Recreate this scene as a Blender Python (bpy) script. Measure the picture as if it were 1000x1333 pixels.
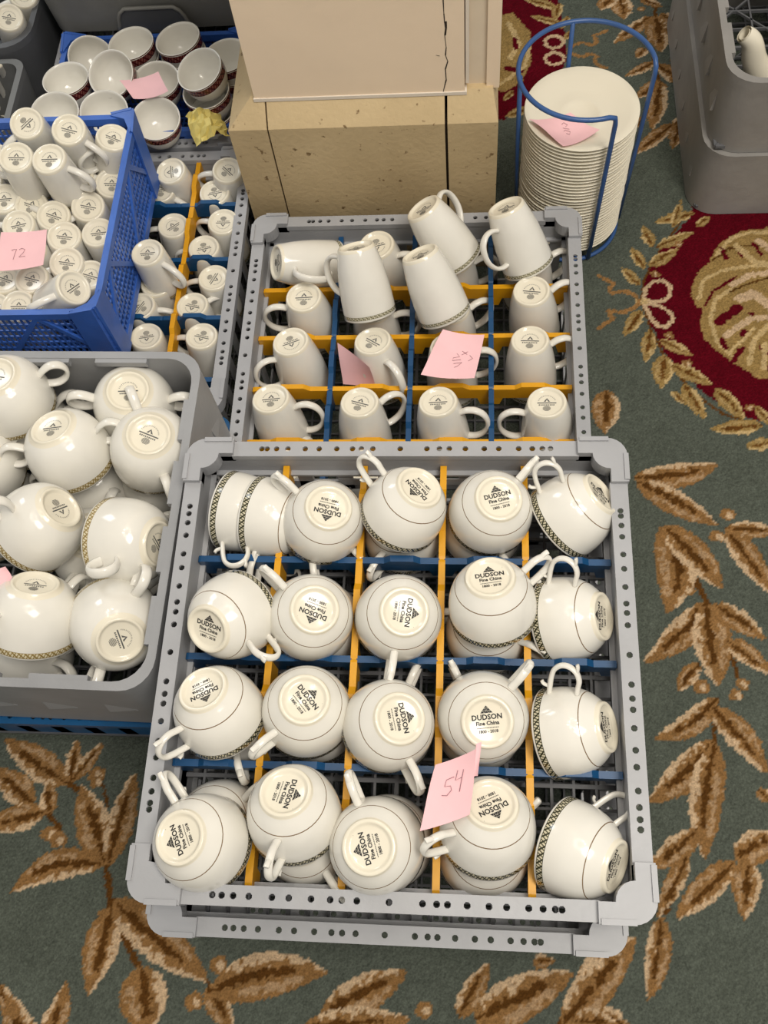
import bpy, math, random
import numpy as np
from mathutils import Vector, Matrix

for _o in list(bpy.data.objects):
    bpy.data.objects.remove(_o)
random.seed(7)
scene = bpy.context.scene
COL = scene.collection

# ------------------------------------------------------------------ camera
FPX, PIT, ROLL, YAW, CAMZ = 1235.0, math.radians(65.8), math.radians(-11.5), math.radians(12.9), 1.312
_f = Vector((0, math.cos(PIT), -math.sin(PIT))); _r = Vector((1, 0, 0)); _u = _r.cross(_f)
_rz = Matrix.Rotation(YAW, 3, 'Z')
CR = _rz @ (math.cos(ROLL) * _r + math.sin(ROLL) * _u)
CU = _rz @ (-math.sin(ROLL) * _r + math.cos(ROLL) * _u)
CW = _rz @ _f
CP = Vector((0, 0, CAMZ))
cam = bpy.data.cameras.new('camera')
cam.sensor_fit = 'VERTICAL'; cam.sensor_height = 36.0; cam.lens = FPX / 1333.0 * 36.0
cam.clip_start = 0.02
camo = bpy.data.objects.new('camera', cam); COL.objects.link(camo)
_m = Matrix((CR, CU, -CW)).transposed().to_4x4(); _m.translation = CP
camo.matrix_world = _m
scene.camera = camo


def proj(P):
    d = Vector(P) - CP
    w = d.dot(CW)
    return 500 + FPX * d.dot(CR) / w, 666.5 - FPX * d.dot(CU) / w


def ray(x, y):
    return CW + CR * ((x - 500) / FPX) - CU * ((y - 666.5) / FPX)


def at(x, y, z):
    d = ray(x, y)
    return CP + d * ((z - CAMZ) / d.z)


def at_y(x, y, wy):
    d = ray(x, y)
    return CP + d * (wy / d.y)


# ------------------------------------------------------------------ world, lights, exposure
world = bpy.data.worlds.new('world'); scene.world = world
world.use_nodes = True
world.node_tree.nodes['Background'].inputs[0].default_value = (1.0, 0.955, 0.89, 1)
world.node_tree.nodes['Background'].inputs[1].default_value = 0.36


def area(name, loc, target, sx, sy, power, col):
    l = bpy.data.lights.new(name, 'AREA'); l.shape = 'RECTANGLE'; l.size = sx; l.size_y = sy
    l.energy = power; l.color = col
    o = bpy.data.objects.new(name, l); COL.objects.link(o); o.location = loc
    o.rotation_euler = (Vector(target) - Vector(loc)).to_track_quat('-Z', 'Y').to_euler()
    return o


area('ceiling_panel_light', (0.9, -0.25, 3.0), (0.0, 0.5, 0.2), 1.0, 1.0, 46, (1.0, 0.94, 0.85))
area('window_light', (-2.2, 2.6, 2.4), (0.0, 0.4, 0.3), 0.7, 1.0, 16, (0.86, 0.93, 1.0))
for k in range(8):
    a = k * math.pi / 4 + 0.2
    l = bpy.data.lights.new('chandelier_bulb', 'POINT'); l.energy = 7.0; l.color = (1.0, 0.92, 0.80)
    l.shadow_soft_size = 0.022
    o = bpy.data.objects.new('chandelier_bulb', l); COL.objects.link(o)
    o.location = (0.15 + 0.5 * math.cos(a), 0.55 + 0.5 * math.sin(a), 2.85 + 0.05 * (k % 2))
scene.view_settings.view_transform = 'Standard'
scene.view_settings.look = 'None'
scene.view_settings.gamma = 1.0
scene.view_settings.use_curve_mapping = False
scene.view_settings.exposure = 0.20


# ------------------------------------------------------------------ materials
def lin(c):
    return tuple((v / 12.92 if v <= 0.04045 else ((v + 0.055) / 1.055) ** 2.4) for v in [k / 255 for k in c])


def rgba(c):
    return lin(c) + (1.0,)


class NT:
    def __init__(s, name):
        s.m = bpy.data.materials.new(name); s.m.use_nodes = True
        s.t = s.m.node_tree; s.b = s.t.nodes['Principled BSDF']

    def n(s, kind, **kw):
        x = s.t.nodes.new(kind)
        for k, v in kw.items():
            setattr(x, k, v)
        return x

    def l(s, a, b):
        s.t.links.new(a, b)

    def math(s, op, a, b=None, c=None):
        x = s.n('ShaderNodeMath', operation=op)
        for i, v in enumerate((a, b, c)):
            if v is None: continue
            if isinstance(v, (int, float)): x.inputs[i].default_value = v
            else: s.l(v, x.inputs[i])
        return x.outputs[0]

    def mix(s, fac, a, b):
        x = s.n('ShaderNodeMix', data_type='RGBA')
        if isinstance(fac, (int, float)): x.inputs[0].default_value = fac
        else: s.l(fac, x.inputs[0])
        for i, v in ((6, a), (7, b)):
            if isinstance(v, tuple): x.inputs[i].default_value = v
            else: s.l(v, x.inputs[i])
        return x.outputs[2]

    def noise(s, scale, detail=3, coord='Object', rough=0.55):
        tc = s.n('ShaderNodeTexCoord'); x = s.n('ShaderNodeTexNoise')
        x.inputs['Scale'].default_value = scale; x.inputs['Detail'].default_value = detail
        x.inputs['Roughness'].default_value = rough
        s.l(tc.outputs[coord], x.inputs['Vector'])
        return x.outputs['Fac']

    def bump(s, h, strength, dist):
        x = s.n('ShaderNodeBump'); x.inputs['Strength'].default_value = strength
        x.inputs['Distance'].default_value = dist
        s.l(h, x.inputs['Height']); s.l(x.outputs[0], s.b.inputs['Normal'])


def ramp01(nt, v, lo, hi):
    x = nt.n('ShaderNodeMapRange'); x.inputs[1].default_value = lo; x.inputs[2].default_value = hi
    nt.l(v, x.inputs[0]); return x.outputs[0]


def plain(name, col, rough=0.5, var=0.12, scale=25, bump=0.0, bscale=200, spec=0.5, col2=None):
    nt = NT(name)
    f = ramp01(nt, nt.noise(scale, 4), 0.35, 0.65)
    c1 = rgba(col); c2 = rgba(col2) if col2 else tuple(v * (1 - var) for v in c1[:3]) + (1,)
    nt.l(nt.mix(f, c1, c2), nt.b.inputs['Base Color'])
    nt.b.inputs['Roughness'].default_value = rough
    nt.b.inputs['Specular IOR Level'].default_value = spec
    if bump: nt.bump(nt.noise(bscale, 3), bump, 0.002)
    return nt.m


CREAM = (229, 226, 217)


def china(name, bands, lines, period=0, dark=(52, 52, 34), bg=(206, 198, 170), col=CREAM, foot=(230, 223, 204), kz=600):
    """white glazed china; bands = (z0, z1) in the vessel's own height, lines = (z, half width, colour)"""
    nt = NT(name)
    tc = nt.n('ShaderNodeTexCoord'); sp = nt.n('ShaderNodeSeparateXYZ'); nt.l(tc.outputs['Object'], sp.inputs[0])
    x, y, z = sp.outputs
    c = nt.mix(ramp01(nt, nt.noise(30, 2), 0.3, 0.7), rgba(col), rgba(tuple(v - 5 for v in col)))
    fz = nt.math('GREATER_THAN', z, -0.0045)
    c = nt.mix(fz, c, rgba(foot))
    rr = nt.math('SQRT', nt.math('ADD', nt.math('MULTIPLY', x, x), nt.math('MULTIPLY', y, y)))
    for z0, z1, rmin in bands:
        a = nt.math('MULTIPLY', nt.math('ARCTAN2', y, x), period / 2.0)
        q = nt.math('MULTIPLY', nt.math('SUBTRACT', z, (z0 + z1) / 2), math.pi / abs(z1 - z0))
        s1 = nt.math('ABSOLUTE', nt.math('SINE', nt.math('ADD', a, q)))
        s2 = nt.math('ABSOLUTE', nt.math('SINE', nt.math('SUBTRACT', nt.math('MULTIPLY', a, 2.0), q)))
        pt = nt.math('LESS_THAN', nt.math('MINIMUM', s1, s2), 0.52)
        edge = nt.math('GREATER_THAN', nt.math('ABSOLUTE', nt.math('SUBTRACT', z, (z0 + z1) / 2)), abs(z1 - z0) * 0.40)
        pt = nt.math('MAXIMUM', pt, edge)
        bc = nt.mix(pt, rgba(bg), rgba(dark))
        inb = nt.math('MULTIPLY', nt.math('GREATER_THAN', z, min(z0, z1)), nt.math('LESS_THAN', z, max(z0, z1)))
        inb = nt.math('MULTIPLY', inb, nt.math('GREATER_THAN', rr, rmin))
        c = nt.mix(inb, c, bc)
    for zl, hw, lc, rmin in lines:
        inb = nt.math('LESS_THAN', nt.math('ABSOLUTE', nt.math('SUBTRACT', z, zl)), hw)
        inb = nt.math('MULTIPLY', inb, nt.math('GREATER_THAN', rr, rmin))
        c = nt.mix(inb, c, rgba(lc))
    nt.l(c, nt.b.inputs['Base Color'])
    nt.b.inputs['Roughness'].default_value = 0.13
    nt.b.inputs['Specular IOR Level'].default_value = 0.5
    return nt.m


M = {}
M['white'] = china('glazed_white_china', [], [])
M['handle'] = china('glazed_handle_china', [], [], foot=CREAM)
M['teacup'] = china('banded_teacup_china', [(-0.0605, -0.0535, 0.0452)], [(-0.0165, 0.0004, (120, 96, 66), 0.03)], 46)
M['mug'] = china('banded_mug_china', [(-0.0975, -0.0925, 0.0372)], [], 40, dark=(120, 116, 88), bg=(214, 208, 186))
M['smallmug'] = china('small_mug_china', [(-0.0825, -0.077, 0.0278)], [], 40, dark=(168, 152, 108), bg=(216, 208, 180))
M['soup'] = china('banded_soup_cup_china', [(-0.0685, -0.0610, 0.0508)], [], 46, dark=(150, 128, 76), bg=(224, 214, 182))
M['maroon'] = china('maroon_band_china', [(-0.0160, -0.0030, 0.0362)], [(-0.001, 0.001, (92, 60, 44), 0.0372)], 24, dark=(74, 22, 26),
                    bg=(138, 80, 72), foot=CREAM)
M['ink'] = plain('black_print', (30, 29, 30), 0.6)
M['ink2'] = plain('grey_print', (92, 92, 90), 0.6)
M['pencil'] = plain('pencil', (160, 118, 126), 0.7)
M['grey'] = plain('grey_rack_plastic', (165, 166, 169), 0.42, 0.10, 14, 0.15, 120)
M['clip'] = plain('pale_slot_plate', (196, 198, 202), 0.4)  # pale tone for plates that stand in for see-through wall slots
M['grey2'] = plain('grey_open_rack_plastic', (152, 153, 155), 0.45, 0.16, 10, 0.2, 90)
M['grey3'] = plain('worn_grey_rack_plastic', (152, 149, 145), 0.5, 0.22, 9, 0.3, 60)
M['binmid'] = plain('mid_grey_bin_plastic', (112, 113, 112), 0.5, 0.2, 8, 0.3, 50)
M['greydark'] = plain('dark_grey_bin_plastic', (92, 94, 97), 0.5, 0.2, 8, 0.3, 50)
M['tote'] = plain('grey_tote_plastic', (132, 132, 128), 0.5, 0.2, 8, 0.3, 50)
M['grid'] = plain('shaded_grey_grid_plastic', (100, 101, 104), 0.5, 0.15, 20)  # rack grey darkened: shade inside the racks is put into the colour
M['yellow'] = plain('yellow_divider_plastic', (226, 162, 16), 0.38, 0.12, 12)
M['navy'] = plain('navy_divider_plastic', (14, 72, 118), 0.38, 0.15, 12)
M['royal'] = plain('royal_blue_crate_plastic', (58, 104, 192), 0.42, 0.22, 18, 0.2, 80)
M['teal'] = plain('teal_blue_rack_plastic', (10, 84, 134), 0.42, 0.2, 18)
M['wire'] = plain('blue_coated_wire', (56, 92, 148), 0.35, 0.15, 40)
M['pink'] = plain('pink_paper', (244, 196, 200), 0.8, 0.05, 30)
M['paleyellow'] = plain('yellow_paper', (232, 214, 126), 0.6, 0.15, 30)
M['paint'] = plain('peach_wall_paint', (238, 216, 188), 0.55, 0.05, 6, 0.25, 40)
M['paint2'] = plain('pale_render', (220, 204, 180), 0.6, 0.1, 9, 0.3, 40)
M['filler'] = plain('white_filler', (222, 212, 198), 0.7, 0.05, 30)
M['crack'] = plain('dark_crack', (44, 34, 24), 0.9)


def stone():
    nt = NT('plinth_stone')
    f = ramp01(nt, nt.noise(4, 6), 0.35, 0.68)
    c = nt.mix(f, rgba((196, 174, 134)), rgba((168, 146, 108)))
    sp = ramp01(nt, nt.noise(70, 3), 0.66, 0.72)
    c = nt.mix(sp, c, rgba((118, 94, 60)))
    nt.l(c, nt.b.inputs['Base Color']); nt.b.inputs['Roughness'].default_value = 0.75
    nt.bump(nt.noise(120, 5), 0.35, 0.003)
    return nt.m


M['stone'] = stone()


def carpet_mat():
    nt = NT('patterned_carpet')
    a = nt.n('ShaderNodeAttribute', attribute_name='Col')
    n = ramp01(nt, nt.noise(420, 3), 0.3, 0.7)
    dk = nt.n('ShaderNodeMix', data_type='RGBA', blend_type='MULTIPLY')
    dk.inputs[0].default_value = 0.55
    nt.l(a.outputs['Color'], dk.inputs[6])
    nt.l(nt.mix(n, (0.45, 0.45, 0.45, 1), (1.3, 1.3, 1.3, 1)), dk.inputs[7])
    nt.l(dk.outputs[2], nt.b.inputs['Base Color'])
    nt.b.inputs['Roughness'].default_value = 1.0
    nt.b.inputs['Specular IOR Level'].default_value = 0.05
    nt.bump(nt.noise(350, 3), 0.8, 0.004)
    return nt.m


M['carpet'] = carpet_mat()


# ------------------------------------------------------------------ mesh helpers
class MB:
    def __init__(s):
        s.v = []; s.f = []; s.sm = []

    def add(s, vs, fs, smooth=False):
        b = len(s.v); s.v += [tuple(v) for v in vs]
        for f in fs:
            s.f.append([b + i for i in f]); s.sm.append(smooth)
        return s

    def box(s, x0, x1, y0, y1, z0, z1):
        vs = [(x, y, z) for x in (x0, x1) for y in (y0, y1) for z in (z0, z1)]
        return s.add(vs, [(0, 1, 3, 2), (4, 6, 7, 5), (0, 4, 5, 1), (2, 3, 7, 6), (0, 2, 6, 4), (1, 5, 7, 3)])

    def hexa(s, lo, hi):
        """8-corner solid: lo = 4 bottom corners, hi = 4 top corners, same winding"""
        return s.add(list(lo) + list(hi), [(3, 2, 1, 0), (4, 5, 6, 7)] + [(i, (i + 1) % 4, 4 + (i + 1) % 4, 4 + i) for i in range(4)])

    def prism(s, poly, z0, z1, axis='z', smooth=False):
        n = len(poly)
        if axis == 'z': lo = [(p[0], p[1], z0) for p in poly]; hi = [(p[0], p[1], z1) for p in poly]
        elif axis == 'y': lo = [(p[0], z0, p[1]) for p in poly]; hi = [(p[0], z1, p[1]) for p in poly]
        else: lo = [(z0, p[0], p[1]) for p in poly]; hi = [(z1, p[0], p[1]) for p in poly]
        return s.add(lo + hi, [list(range(n))[::-1], list(range(n, 2 * n))] + [(i, (i + 1) % n, n + (i + 1) % n, n + i) for i in range(n)], smooth)

    def lathe(s, prof, segs=36):
        vs = []; rings = []
        for r, z in prof:
            if r < 1e-6:
                rings.append([len(vs)] * segs); vs.append((0, 0, z))
            else:
                rings.append(list(range(len(vs), len(vs) + segs)))
                vs += [(r * math.cos(2 * math.pi * k / segs), r * math.sin(2 * math.pi * k / segs), z) for k in range(segs)]
        fs = []
        for a, b in zip(rings, rings[1:]):
            for k in range(segs):
                q = [a[k], a[(k + 1) % segs], b[(k + 1) % segs], b[k]]
                q2 = []
                for i in q:
                    if i not in q2: q2.append(i)
                if len(q2) > 2: fs.append(q2)
        return s.add(vs, fs, True)

    def sweep(s, pts, hw, ht, n=8, binormal=Vector((0, 1, 0)), closed=False):
        """elliptical bar along a planar path; hw along the binormal, ht in the plane"""
        P = [Vector(p) for p in pts]; N = len(P); vs = []
        for i, p in enumerate(P):
            if closed: t = P[(i + 1) % N] - P[i - 1]
            else: t = P[min(i + 1, N - 1)] - P[max(i - 1, 0)]
            t.normalize(); nn = t.cross(binormal).normalized(); bb = nn.cross(t)
            w = hw[i] if isinstance(hw, (list, tuple)) else hw
            h = ht[i] if isinstance(ht, (list, tuple)) else ht
            for k in range(n):
                a = 2 * math.pi * (k + .5) / n
                vs.append(p + bb * (w * math.cos(a)) + nn * (h * math.sin(a)))
        fs = []
        for i in range(N if closed else N - 1):
            j = (i + 1) % N
            for k in range(n):
                fs.append((i * n + k, i * n + (k + 1) % n, j * n + (k + 1) % n, j * n + k))
        if not closed: fs += [tuple(range(n))[::-1], tuple(range((N - 1) * n, N * n))]
        return s.add(vs, fs, True)

    def tube(s, pts, r, n=8, closed=False):
        P = [Vector(p) for p in pts]; N = len(P); vs = []
        ref = None
        for i, p in enumerate(P):
            if closed: t = P[(i + 1) % N] - P[i - 1]
            else: t = P[min(i + 1, N - 1)] - P[max(i - 1, 0)]
            t.normalize()
            if ref is None: ref = t.orthogonal().normalized()
            ref = (ref - t * ref.dot(t)).normalized(); b = t.cross(ref)
            rr = r[i] if isinstance(r, (list, tuple)) else r
            for k in range(n):
                a = 2 * math.pi * k / n
                vs.append(p + ref * (rr * math.cos(a)) + b * (rr * math.sin(a)))
        fs = []
        for i in range(N if closed else N - 1):
            j = (i + 1) % N
            for k in range(n):
                fs.append((i * n + k, i * n + (k + 1) % n, j * n + (k + 1) % n, j * n + k))
        if not closed: fs += [tuple(range(n))[::-1], tuple(range((N - 1) * n, N * n))]
        return s.add(vs, fs, True)

    def mesh(s, name, mat):
        me = bpy.data.meshes.new(name); me.from_pydata(s.v, [], s.f)
        me.polygons.foreach_set('use_smooth', s.sm)
        me.materials.append(M[mat] if isinstance(mat, str) else mat)
        me.update(); return me

    def build(s, name, mat, parent=None):
        return link(name, s.mesh(name, mat), parent)


def link(name, me, parent=None):
    o = bpy.data.objects.new(name, me); COL.objects.link(o)
    if parent is not None: o.parent = parent
    return o


def tag(o, label=None, cat=None, group=None, kind=None):
    for k, v in (('label', label), ('category', cat), ('group', group), ('kind', kind)):
        if v: o[k] = v
    return o


def thing(name, label, cat, loc=(0, 0, 0), rz=0, group=None):
    o = bpy.data.objects.new(name, None); COL.objects.link(o)
    o.location = loc; o.rotation_euler = (0, 0, rz); o.empty_display_size = 0.05
    return tag(o, label, cat, group)


def spline(pts, n=6):
    P = [Vector(p) for p in pts]; out = []
    for i in range(len(P) - 1):
        a, b, c, d = P[max(i - 1, 0)], P[i], P[i + 1], P[min(i + 2, len(P) - 1)]
        for k in range(n):
            t = k / n
            out.append(0.5 * ((2 * b) + (c - a) * t + (2 * a - 5 * b + 4 * c - d) * t * t + (3 * b - a - 3 * c + d) * t ** 3))
    out.append(P[-1]); return out


# ------------------------------------------------------------------ floor: patterned carpet
def build_floor():
    X0, X1, Y0, Y1, ST = -1.05, 0.98, -0.42, 1.86, 0.0027
    nx = int(round((X1 - X0) / ST)) + 1; ny = int(round((Y1 - Y0) / ST)) + 1
    gx, gy = np.meshgrid(np.linspace(X0, X1, nx), np.linspace(Y0, Y1, ny))
    rng = np.random.default_rng(3)

    def smooth_noise(cell):
        k = max(2, int(cell / ST)); a = rng.standard_normal((ny // k + 3, nx // k + 3))
        iy = np.arange(ny) / k; ix = np.arange(nx) / k
        y0 = iy.astype(int); x0 = ix.astype(int); fy = (iy - y0)[:, None]; fx = (ix - x0)[None, :]
        return (a[y0][:, x0] * (1 - fy) * (1 - fx) + a[y0 + 1][:, x0] * fy * (1 - fx) + a[y0][:, x0 + 1] * (1 - fy) * fx + a[y0 + 1][:, x0 + 1] * fy * fx)
    jx = gx + 0.0005 * rng.standard_normal((ny, nx)) + 0.0009 * smooth_noise(0.007)
    jy = gy + 0.0005 * rng.standard_normal((ny, nx)) + 0.0009 * smooth_noise(0.007)
    tone = rng.standard_normal((ny, nx))
    tone2 = smooth_noise(0.008)
    GREEN, RED, TAN, DARK, LIGHT, GOLD, GOLDL = [np.array(lin(c)) for c in
        ((87, 93, 84), (88, 8, 22), (142, 106, 65), (88, 57, 24), (200, 172, 138), (152, 125, 76), (194, 168, 120))]
    C = np.empty((ny, nx, 3)); C[:] = GREEN

    OFF = [0.0, 0.0]

    def F(p):
        v = at(p[0], p[1], 0.0); return np.array((v.x + OFF[0], v.y + OFF[1]))

    def win(pts, pad):
        xs = [p[0] for p in pts]; ys = [p[1] for p in pts]
        i0 = max(0, int((min(xs) - pad - X0) / ST)); i1 = min(nx, int((max(xs) + pad - X0) / ST) + 2)
        k0 = max(0, int((min(ys) - pad - Y0) / ST)); k1 = min(ny, int((max(ys) + pad - Y0) / ST) + 2)
        if i1 <= i0 or k1 <= k0: return None
        return slice(k0, k1), slice(i0, i1)

    def paint(w, mask, col, amt=1.0):
        sub = C[w]; m = (mask * amt)[..., None]
        C[w] = sub * (1 - m) + col * m

    def poly(px, col):
        P = [F(p) for p in px]; w = win(P, 0.01)
        if w is None: return
        x, y = jx[w], jy[w]; ins = np.zeros(x.shape, bool)
        for (ax, ay), (bx, by) in zip(P, P[1:] + P[:1]):
            c = ((ay > y) != (by > y)); ins ^= c & (x < (bx - ax) * (y - ay) / (by - ay + 1e-12) + ax)
        paint(w, ins.astype(float), col)

    def pxscale(p):
        return float(np.linalg.norm(F((p[0] + 1, p[1])) - F(p)))

    def stroke(px, wpx, col):
        P = [F(p) for p in px]; hw = wpx * pxscale(px[0]) / 2; w = win(P, hw + .01)
        if w is None: return
        x, y = jx[w], jy[w]; d = np.full(x.shape, 9.0)
        for a, b in zip(P, P[1:]):
            e = b - a; t = np.clip(((x - a[0]) * e[0] + (y - a[1]) * e[1]) / (e @ e + 1e-12), 0, 1)
            d = np.minimum(d, np.hypot(x - a[0] - t * e[0], y - a[1] - t * e[1]))
        paint(w, (d < hw).astype(float), col)

    def leaf(b, t, wpx, curve=0.0, side=1, gold=False):
        B, T = F(b), F(t); e = T - B; L = np.linalg.norm(e); e = e / L; nrm = np.array((-e[1], e[0]))
        hw = 0.60 * wpx * pxscale(((b[0] + t[0]) / 2, (b[1] + t[1]) / 2)); w = win([B, T], hw + abs(curve) * L + .01)
        if w is None: return
        x, y = jx[w] - B[0], jy[w] - B[1]
        u = (x * e[0] + y * e[1]) / L; v = x * nrm[0] + y * nrm[1]
        uc = np.clip(u, 0, 1)
        v = v - curve * L * 4 * uc * (1 - uc)
        prof = hw * np.sin(np.pi * uc ** 0.8) ** 0.75 + 1e-6
        q = v / prof * side; ok = (u > 0) & (u < 1) & (np.abs(q) < 1)
        base, dk, lt = (GOLD, DARK * 1.35, GOLDL) if gold else (TAN, DARK, LIGHT)
        paint(w, ok.astype(float), base)
        nz = tone2[w] * .18
        paint(w, (ok & (q > 0.6 + nz) & (u > .12)).astype(float), lt)
        paint(w, (ok & (q < -0.35 + nz) & (q > -0.7 + nz) & (u > .25) & (u < .8)).astype(float), lt, 0.45)
        paint(w, (ok & (np.abs(q - 0.08) < 0.2 + nz * .5) & (u < 0.74)).astype(float), dk)

    def bud(p, r):
        stroke([(p[0] - r * .2, p[1]), (p[0] + r * .2, p[1])], r * 2, TAN)
        stroke([(p[0] + r * .25, p[1] + r * .1), (p[0] + r * .3, p[1] + r * .2)], r * 1.0, LIGHT)

    # medallions
    q = lambda X, Y: (760 + .3 * X, 220 + .3 * Y)
    red = [(470, 150), (470, 205), (440, 240), (380, 290), (330, 350), (280, 420), (255, 500), (250, 570), (270, 640), (310, 710),
           (350, 790), (420, 880), (500, 950), (560, 1000), (650, 1050), (740, 1090)]
    MIR = lambda L: [(1760 - x, y) for x, y in L]      # the medallion is symmetrical about its own axis
    poly([q(*p) for p in red + MIR(red)[::-1]], RED)
    poly([(620, -20), (722, -20), (735, 40), (738, 75), (728, 105), (700, 135), (660, 152), (630, 156)], RED)
    # rosette
    poly([(1280 - x, y) for x, y in ((622, -20), (722, -20), (735, 40), (738, 75), (728, 105), (700, 135), (660, 152), (622, 156))], RED)
    fl = [(880, 245), (800, 250), (680, 270), (590, 320), (550, 390), (540, 410), (490, 450), (465, 540), (490, 600), (520, 600), (505, 680),
          (530, 740), (590, 800), (650, 840), (700, 870), (760, 910), (880, 918)]
    poly([q(*p) for p in fl + MIR(fl)[::-1]], GOLD)
    def S(L, w, c):
        for K in (L, MIR(L)): stroke([q(*p) for p in K], w * .3, c)
    S([(580, 370), (640, 300), (720, 275), (860, 270)], 18, GOLDL)
    S([(500, 560), (520, 480), (600, 440), (700, 420), (820, 420)], 18, GOLDL)
    S([(640, 520), (570, 570), (550, 660), (580, 750), (640, 810)], 18, GOLDL)
    S([(560, 395), (640, 340), (740, 330), (880, 330)], 10, DARK)
    S([(640, 530), (700, 500), (800, 470), (900, 500)], 10, DARK)
    S([(530, 590), (560, 530), (640, 480), (660, 465)], 12, RED)
    for L, w in ([(600, 345), (620, 385)], 18), ([(660, 325), (690, 380)], 16), ([(735, 320), (770, 370)], 16), ([(590, 660), (670, 600)], 46), (
            [(690, 715), (700, 705)], 26), ([(600, 740), (615, 775)], 26), ([(650, 830), (690, 775)], 22), ([(725, 628), (735, 626)], 20), (
            [(770, 770), (800, 800)], 24), ([(800, 860), (830, 880)], 18):
        S(L, w, RED)
    for L, w in ([(660, 330), (740, 400), (840, 420)], 26), ([(760, 310), (860, 380)], 34), ([(650, 500), (720, 460), (800, 450)], 30), (
            [(680, 560), (740, 540), (820, 600)], 44), ([(620, 720), (720, 650), (800, 640)], 30), ([(640, 790), (740, 690)], 16), ([(720, 840), (740, 740), (820, 660)], 26), (
            [(780, 860), (790, 760)], 24):
        S(L, w, LIGHT if w > 28 else GOLDL)
    def G(b, t, w, s=1, c=0.0):
        leaf(q(*b), q(*t), w * .3, c, s, True)
        b, t = MIR([b, t]); leaf(q(*b), q(*t), w * .3, c, -s, True)
    S([(420, 230), (330, 350), (265, 470), (250, 570), (290, 690), (360, 830), (470, 960), (600, 1060), (760, 1110)], 10, DARK * 1.2)
    for a in (((480, 190), (310, 230), 50), ((390, 250), (425, 130), 34), ((490, 245), (550, 205), 35), ((310, 340), (480, 270), 45),
              ((280, 420), (410, 345), 50), ((300, 335), (258, 245), 46), ((265, 430), (205, 338), 46), ((245, 505), (165, 425), 42),
              ((250, 610), (175, 725), 52), ((290, 700), (270, 840), 56), ((350, 805), (335, 950), 80), ((330, 740), (475, 810), 48),
              ((380, 850), (560, 935), 62), ((430, 930), (530, 1085), 62), ((450, 1020), (380, 960), 36), ((570, 950), (700, 1085), 68),
              ((775, 1110), (545, 1130), 62), ((750, 1030), (810, 1110), 44), ((820, 1180), (705, 1205), 52)):
        G(*a)
    for L in ([(262, 562), (268, 520), (300, 488), (345, 482), (376, 512), (378, 548), (350, 570), (300, 576), (262, 568)],
              [(262, 580), (300, 585), (345, 598), (384, 630), (386, 660), (355, 684), (318, 678), (288, 640), (264, 590)]):
        S(L, 19, LIGHT)
    S([(240, 572), (262, 572)], 34, GOLDL)
    SP = lambda L: [(p.x, p.y) for p in spline([(a, b, 0) for a, b in L], 6)]
    S(SP([(240, 565), (215, 545), (175, 528), (125, 535), (112, 520), (128, 495), (95, 480), (60, 458)]), 19, TAN * 1.15)
    S(SP([(240, 580), (215, 602), (160, 620), (110, 610), (108, 625), (126, 648), (100, 665), (66, 690)]), 19, TAN * 1.15)
    for p in ((410, 325), (310, 455), (370, 720), (450, 840), (720, 1035)): bud(q(*p), 5)
    # far medallion behind the carrier
    poly([(640, 20), (668, 16), (690, 40), (692, 80), (680, 105), (655, 120), (630, 110), (630, 30)], GOLD)
    for L, w, c in (([(662, 30), (676, 55), (664, 75)], 7, GOLDL), ([(660, 88), (678, 92)], 8, RED), ([(670, 50), (672, 62)], 5, RED), ([(650, 110), (684, 86), (690, 60)], 5, GOLDL)):
        stroke(L, w, c)
    for a in (((726, 10), (680, -4), 12), ((730, 30), (690, 20), 10), ((728, 4), (722, 26), 12), ((740, 20), (730, 38), 9), ((745, 40), (735, 52), 9),
              ((725, 110), (690, 135), 12), ((690, 140), (657, 152), 12), ((668, 118), (655, 130), 9), ((735, 100), (750, 118), 10)):
        leaf(*a, gold=True)
    for cx, cy in ((722, 54), (722, 76)):
        stroke([(cx + 12 * math.cos(k * .4), cy + 8 * math.sin(k * .4)) for k in range(17)], 5, LIGHT)
    stroke(SP([(740, 64), (756, 55), (770, 58), (777, 53), (773, 46), (782, 43), (790, 39)]), 5, TAN * 1.1)
    stroke(SP([(740, 68), (756, 73), (768, 70), (776, 72), (775, 80), (782, 86), (790, 88)]), 5, TAN * 1.1)
    # sprays of leaves: stems first
    for L, w in (([(905, 750), (920, 785), (938, 803)], 8), ([(933, 908), (930, 965), (912, 1075), (896, 1111), (866, 1190)], 6), ([(946, 832), (962, 885)], 5),
                 ([(84, 1018), (110, 1030), (138, 1128), (146, 1190), (182, 1262)], 8), ([(48, 1050), (62, 1060), (78, 1078)], 6),
                 ([(132, 1012), (140, 1050)], 3), ([(268, 1275), (300, 1335)], 6), ([(853, 0), (853, 21)], 5), ([(850, 70), (858, 104)], 4), ([(730, 1333), (780, 1260), (820, 1235)], 7)):
        stroke(L, w, DARK * 1.15)
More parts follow.
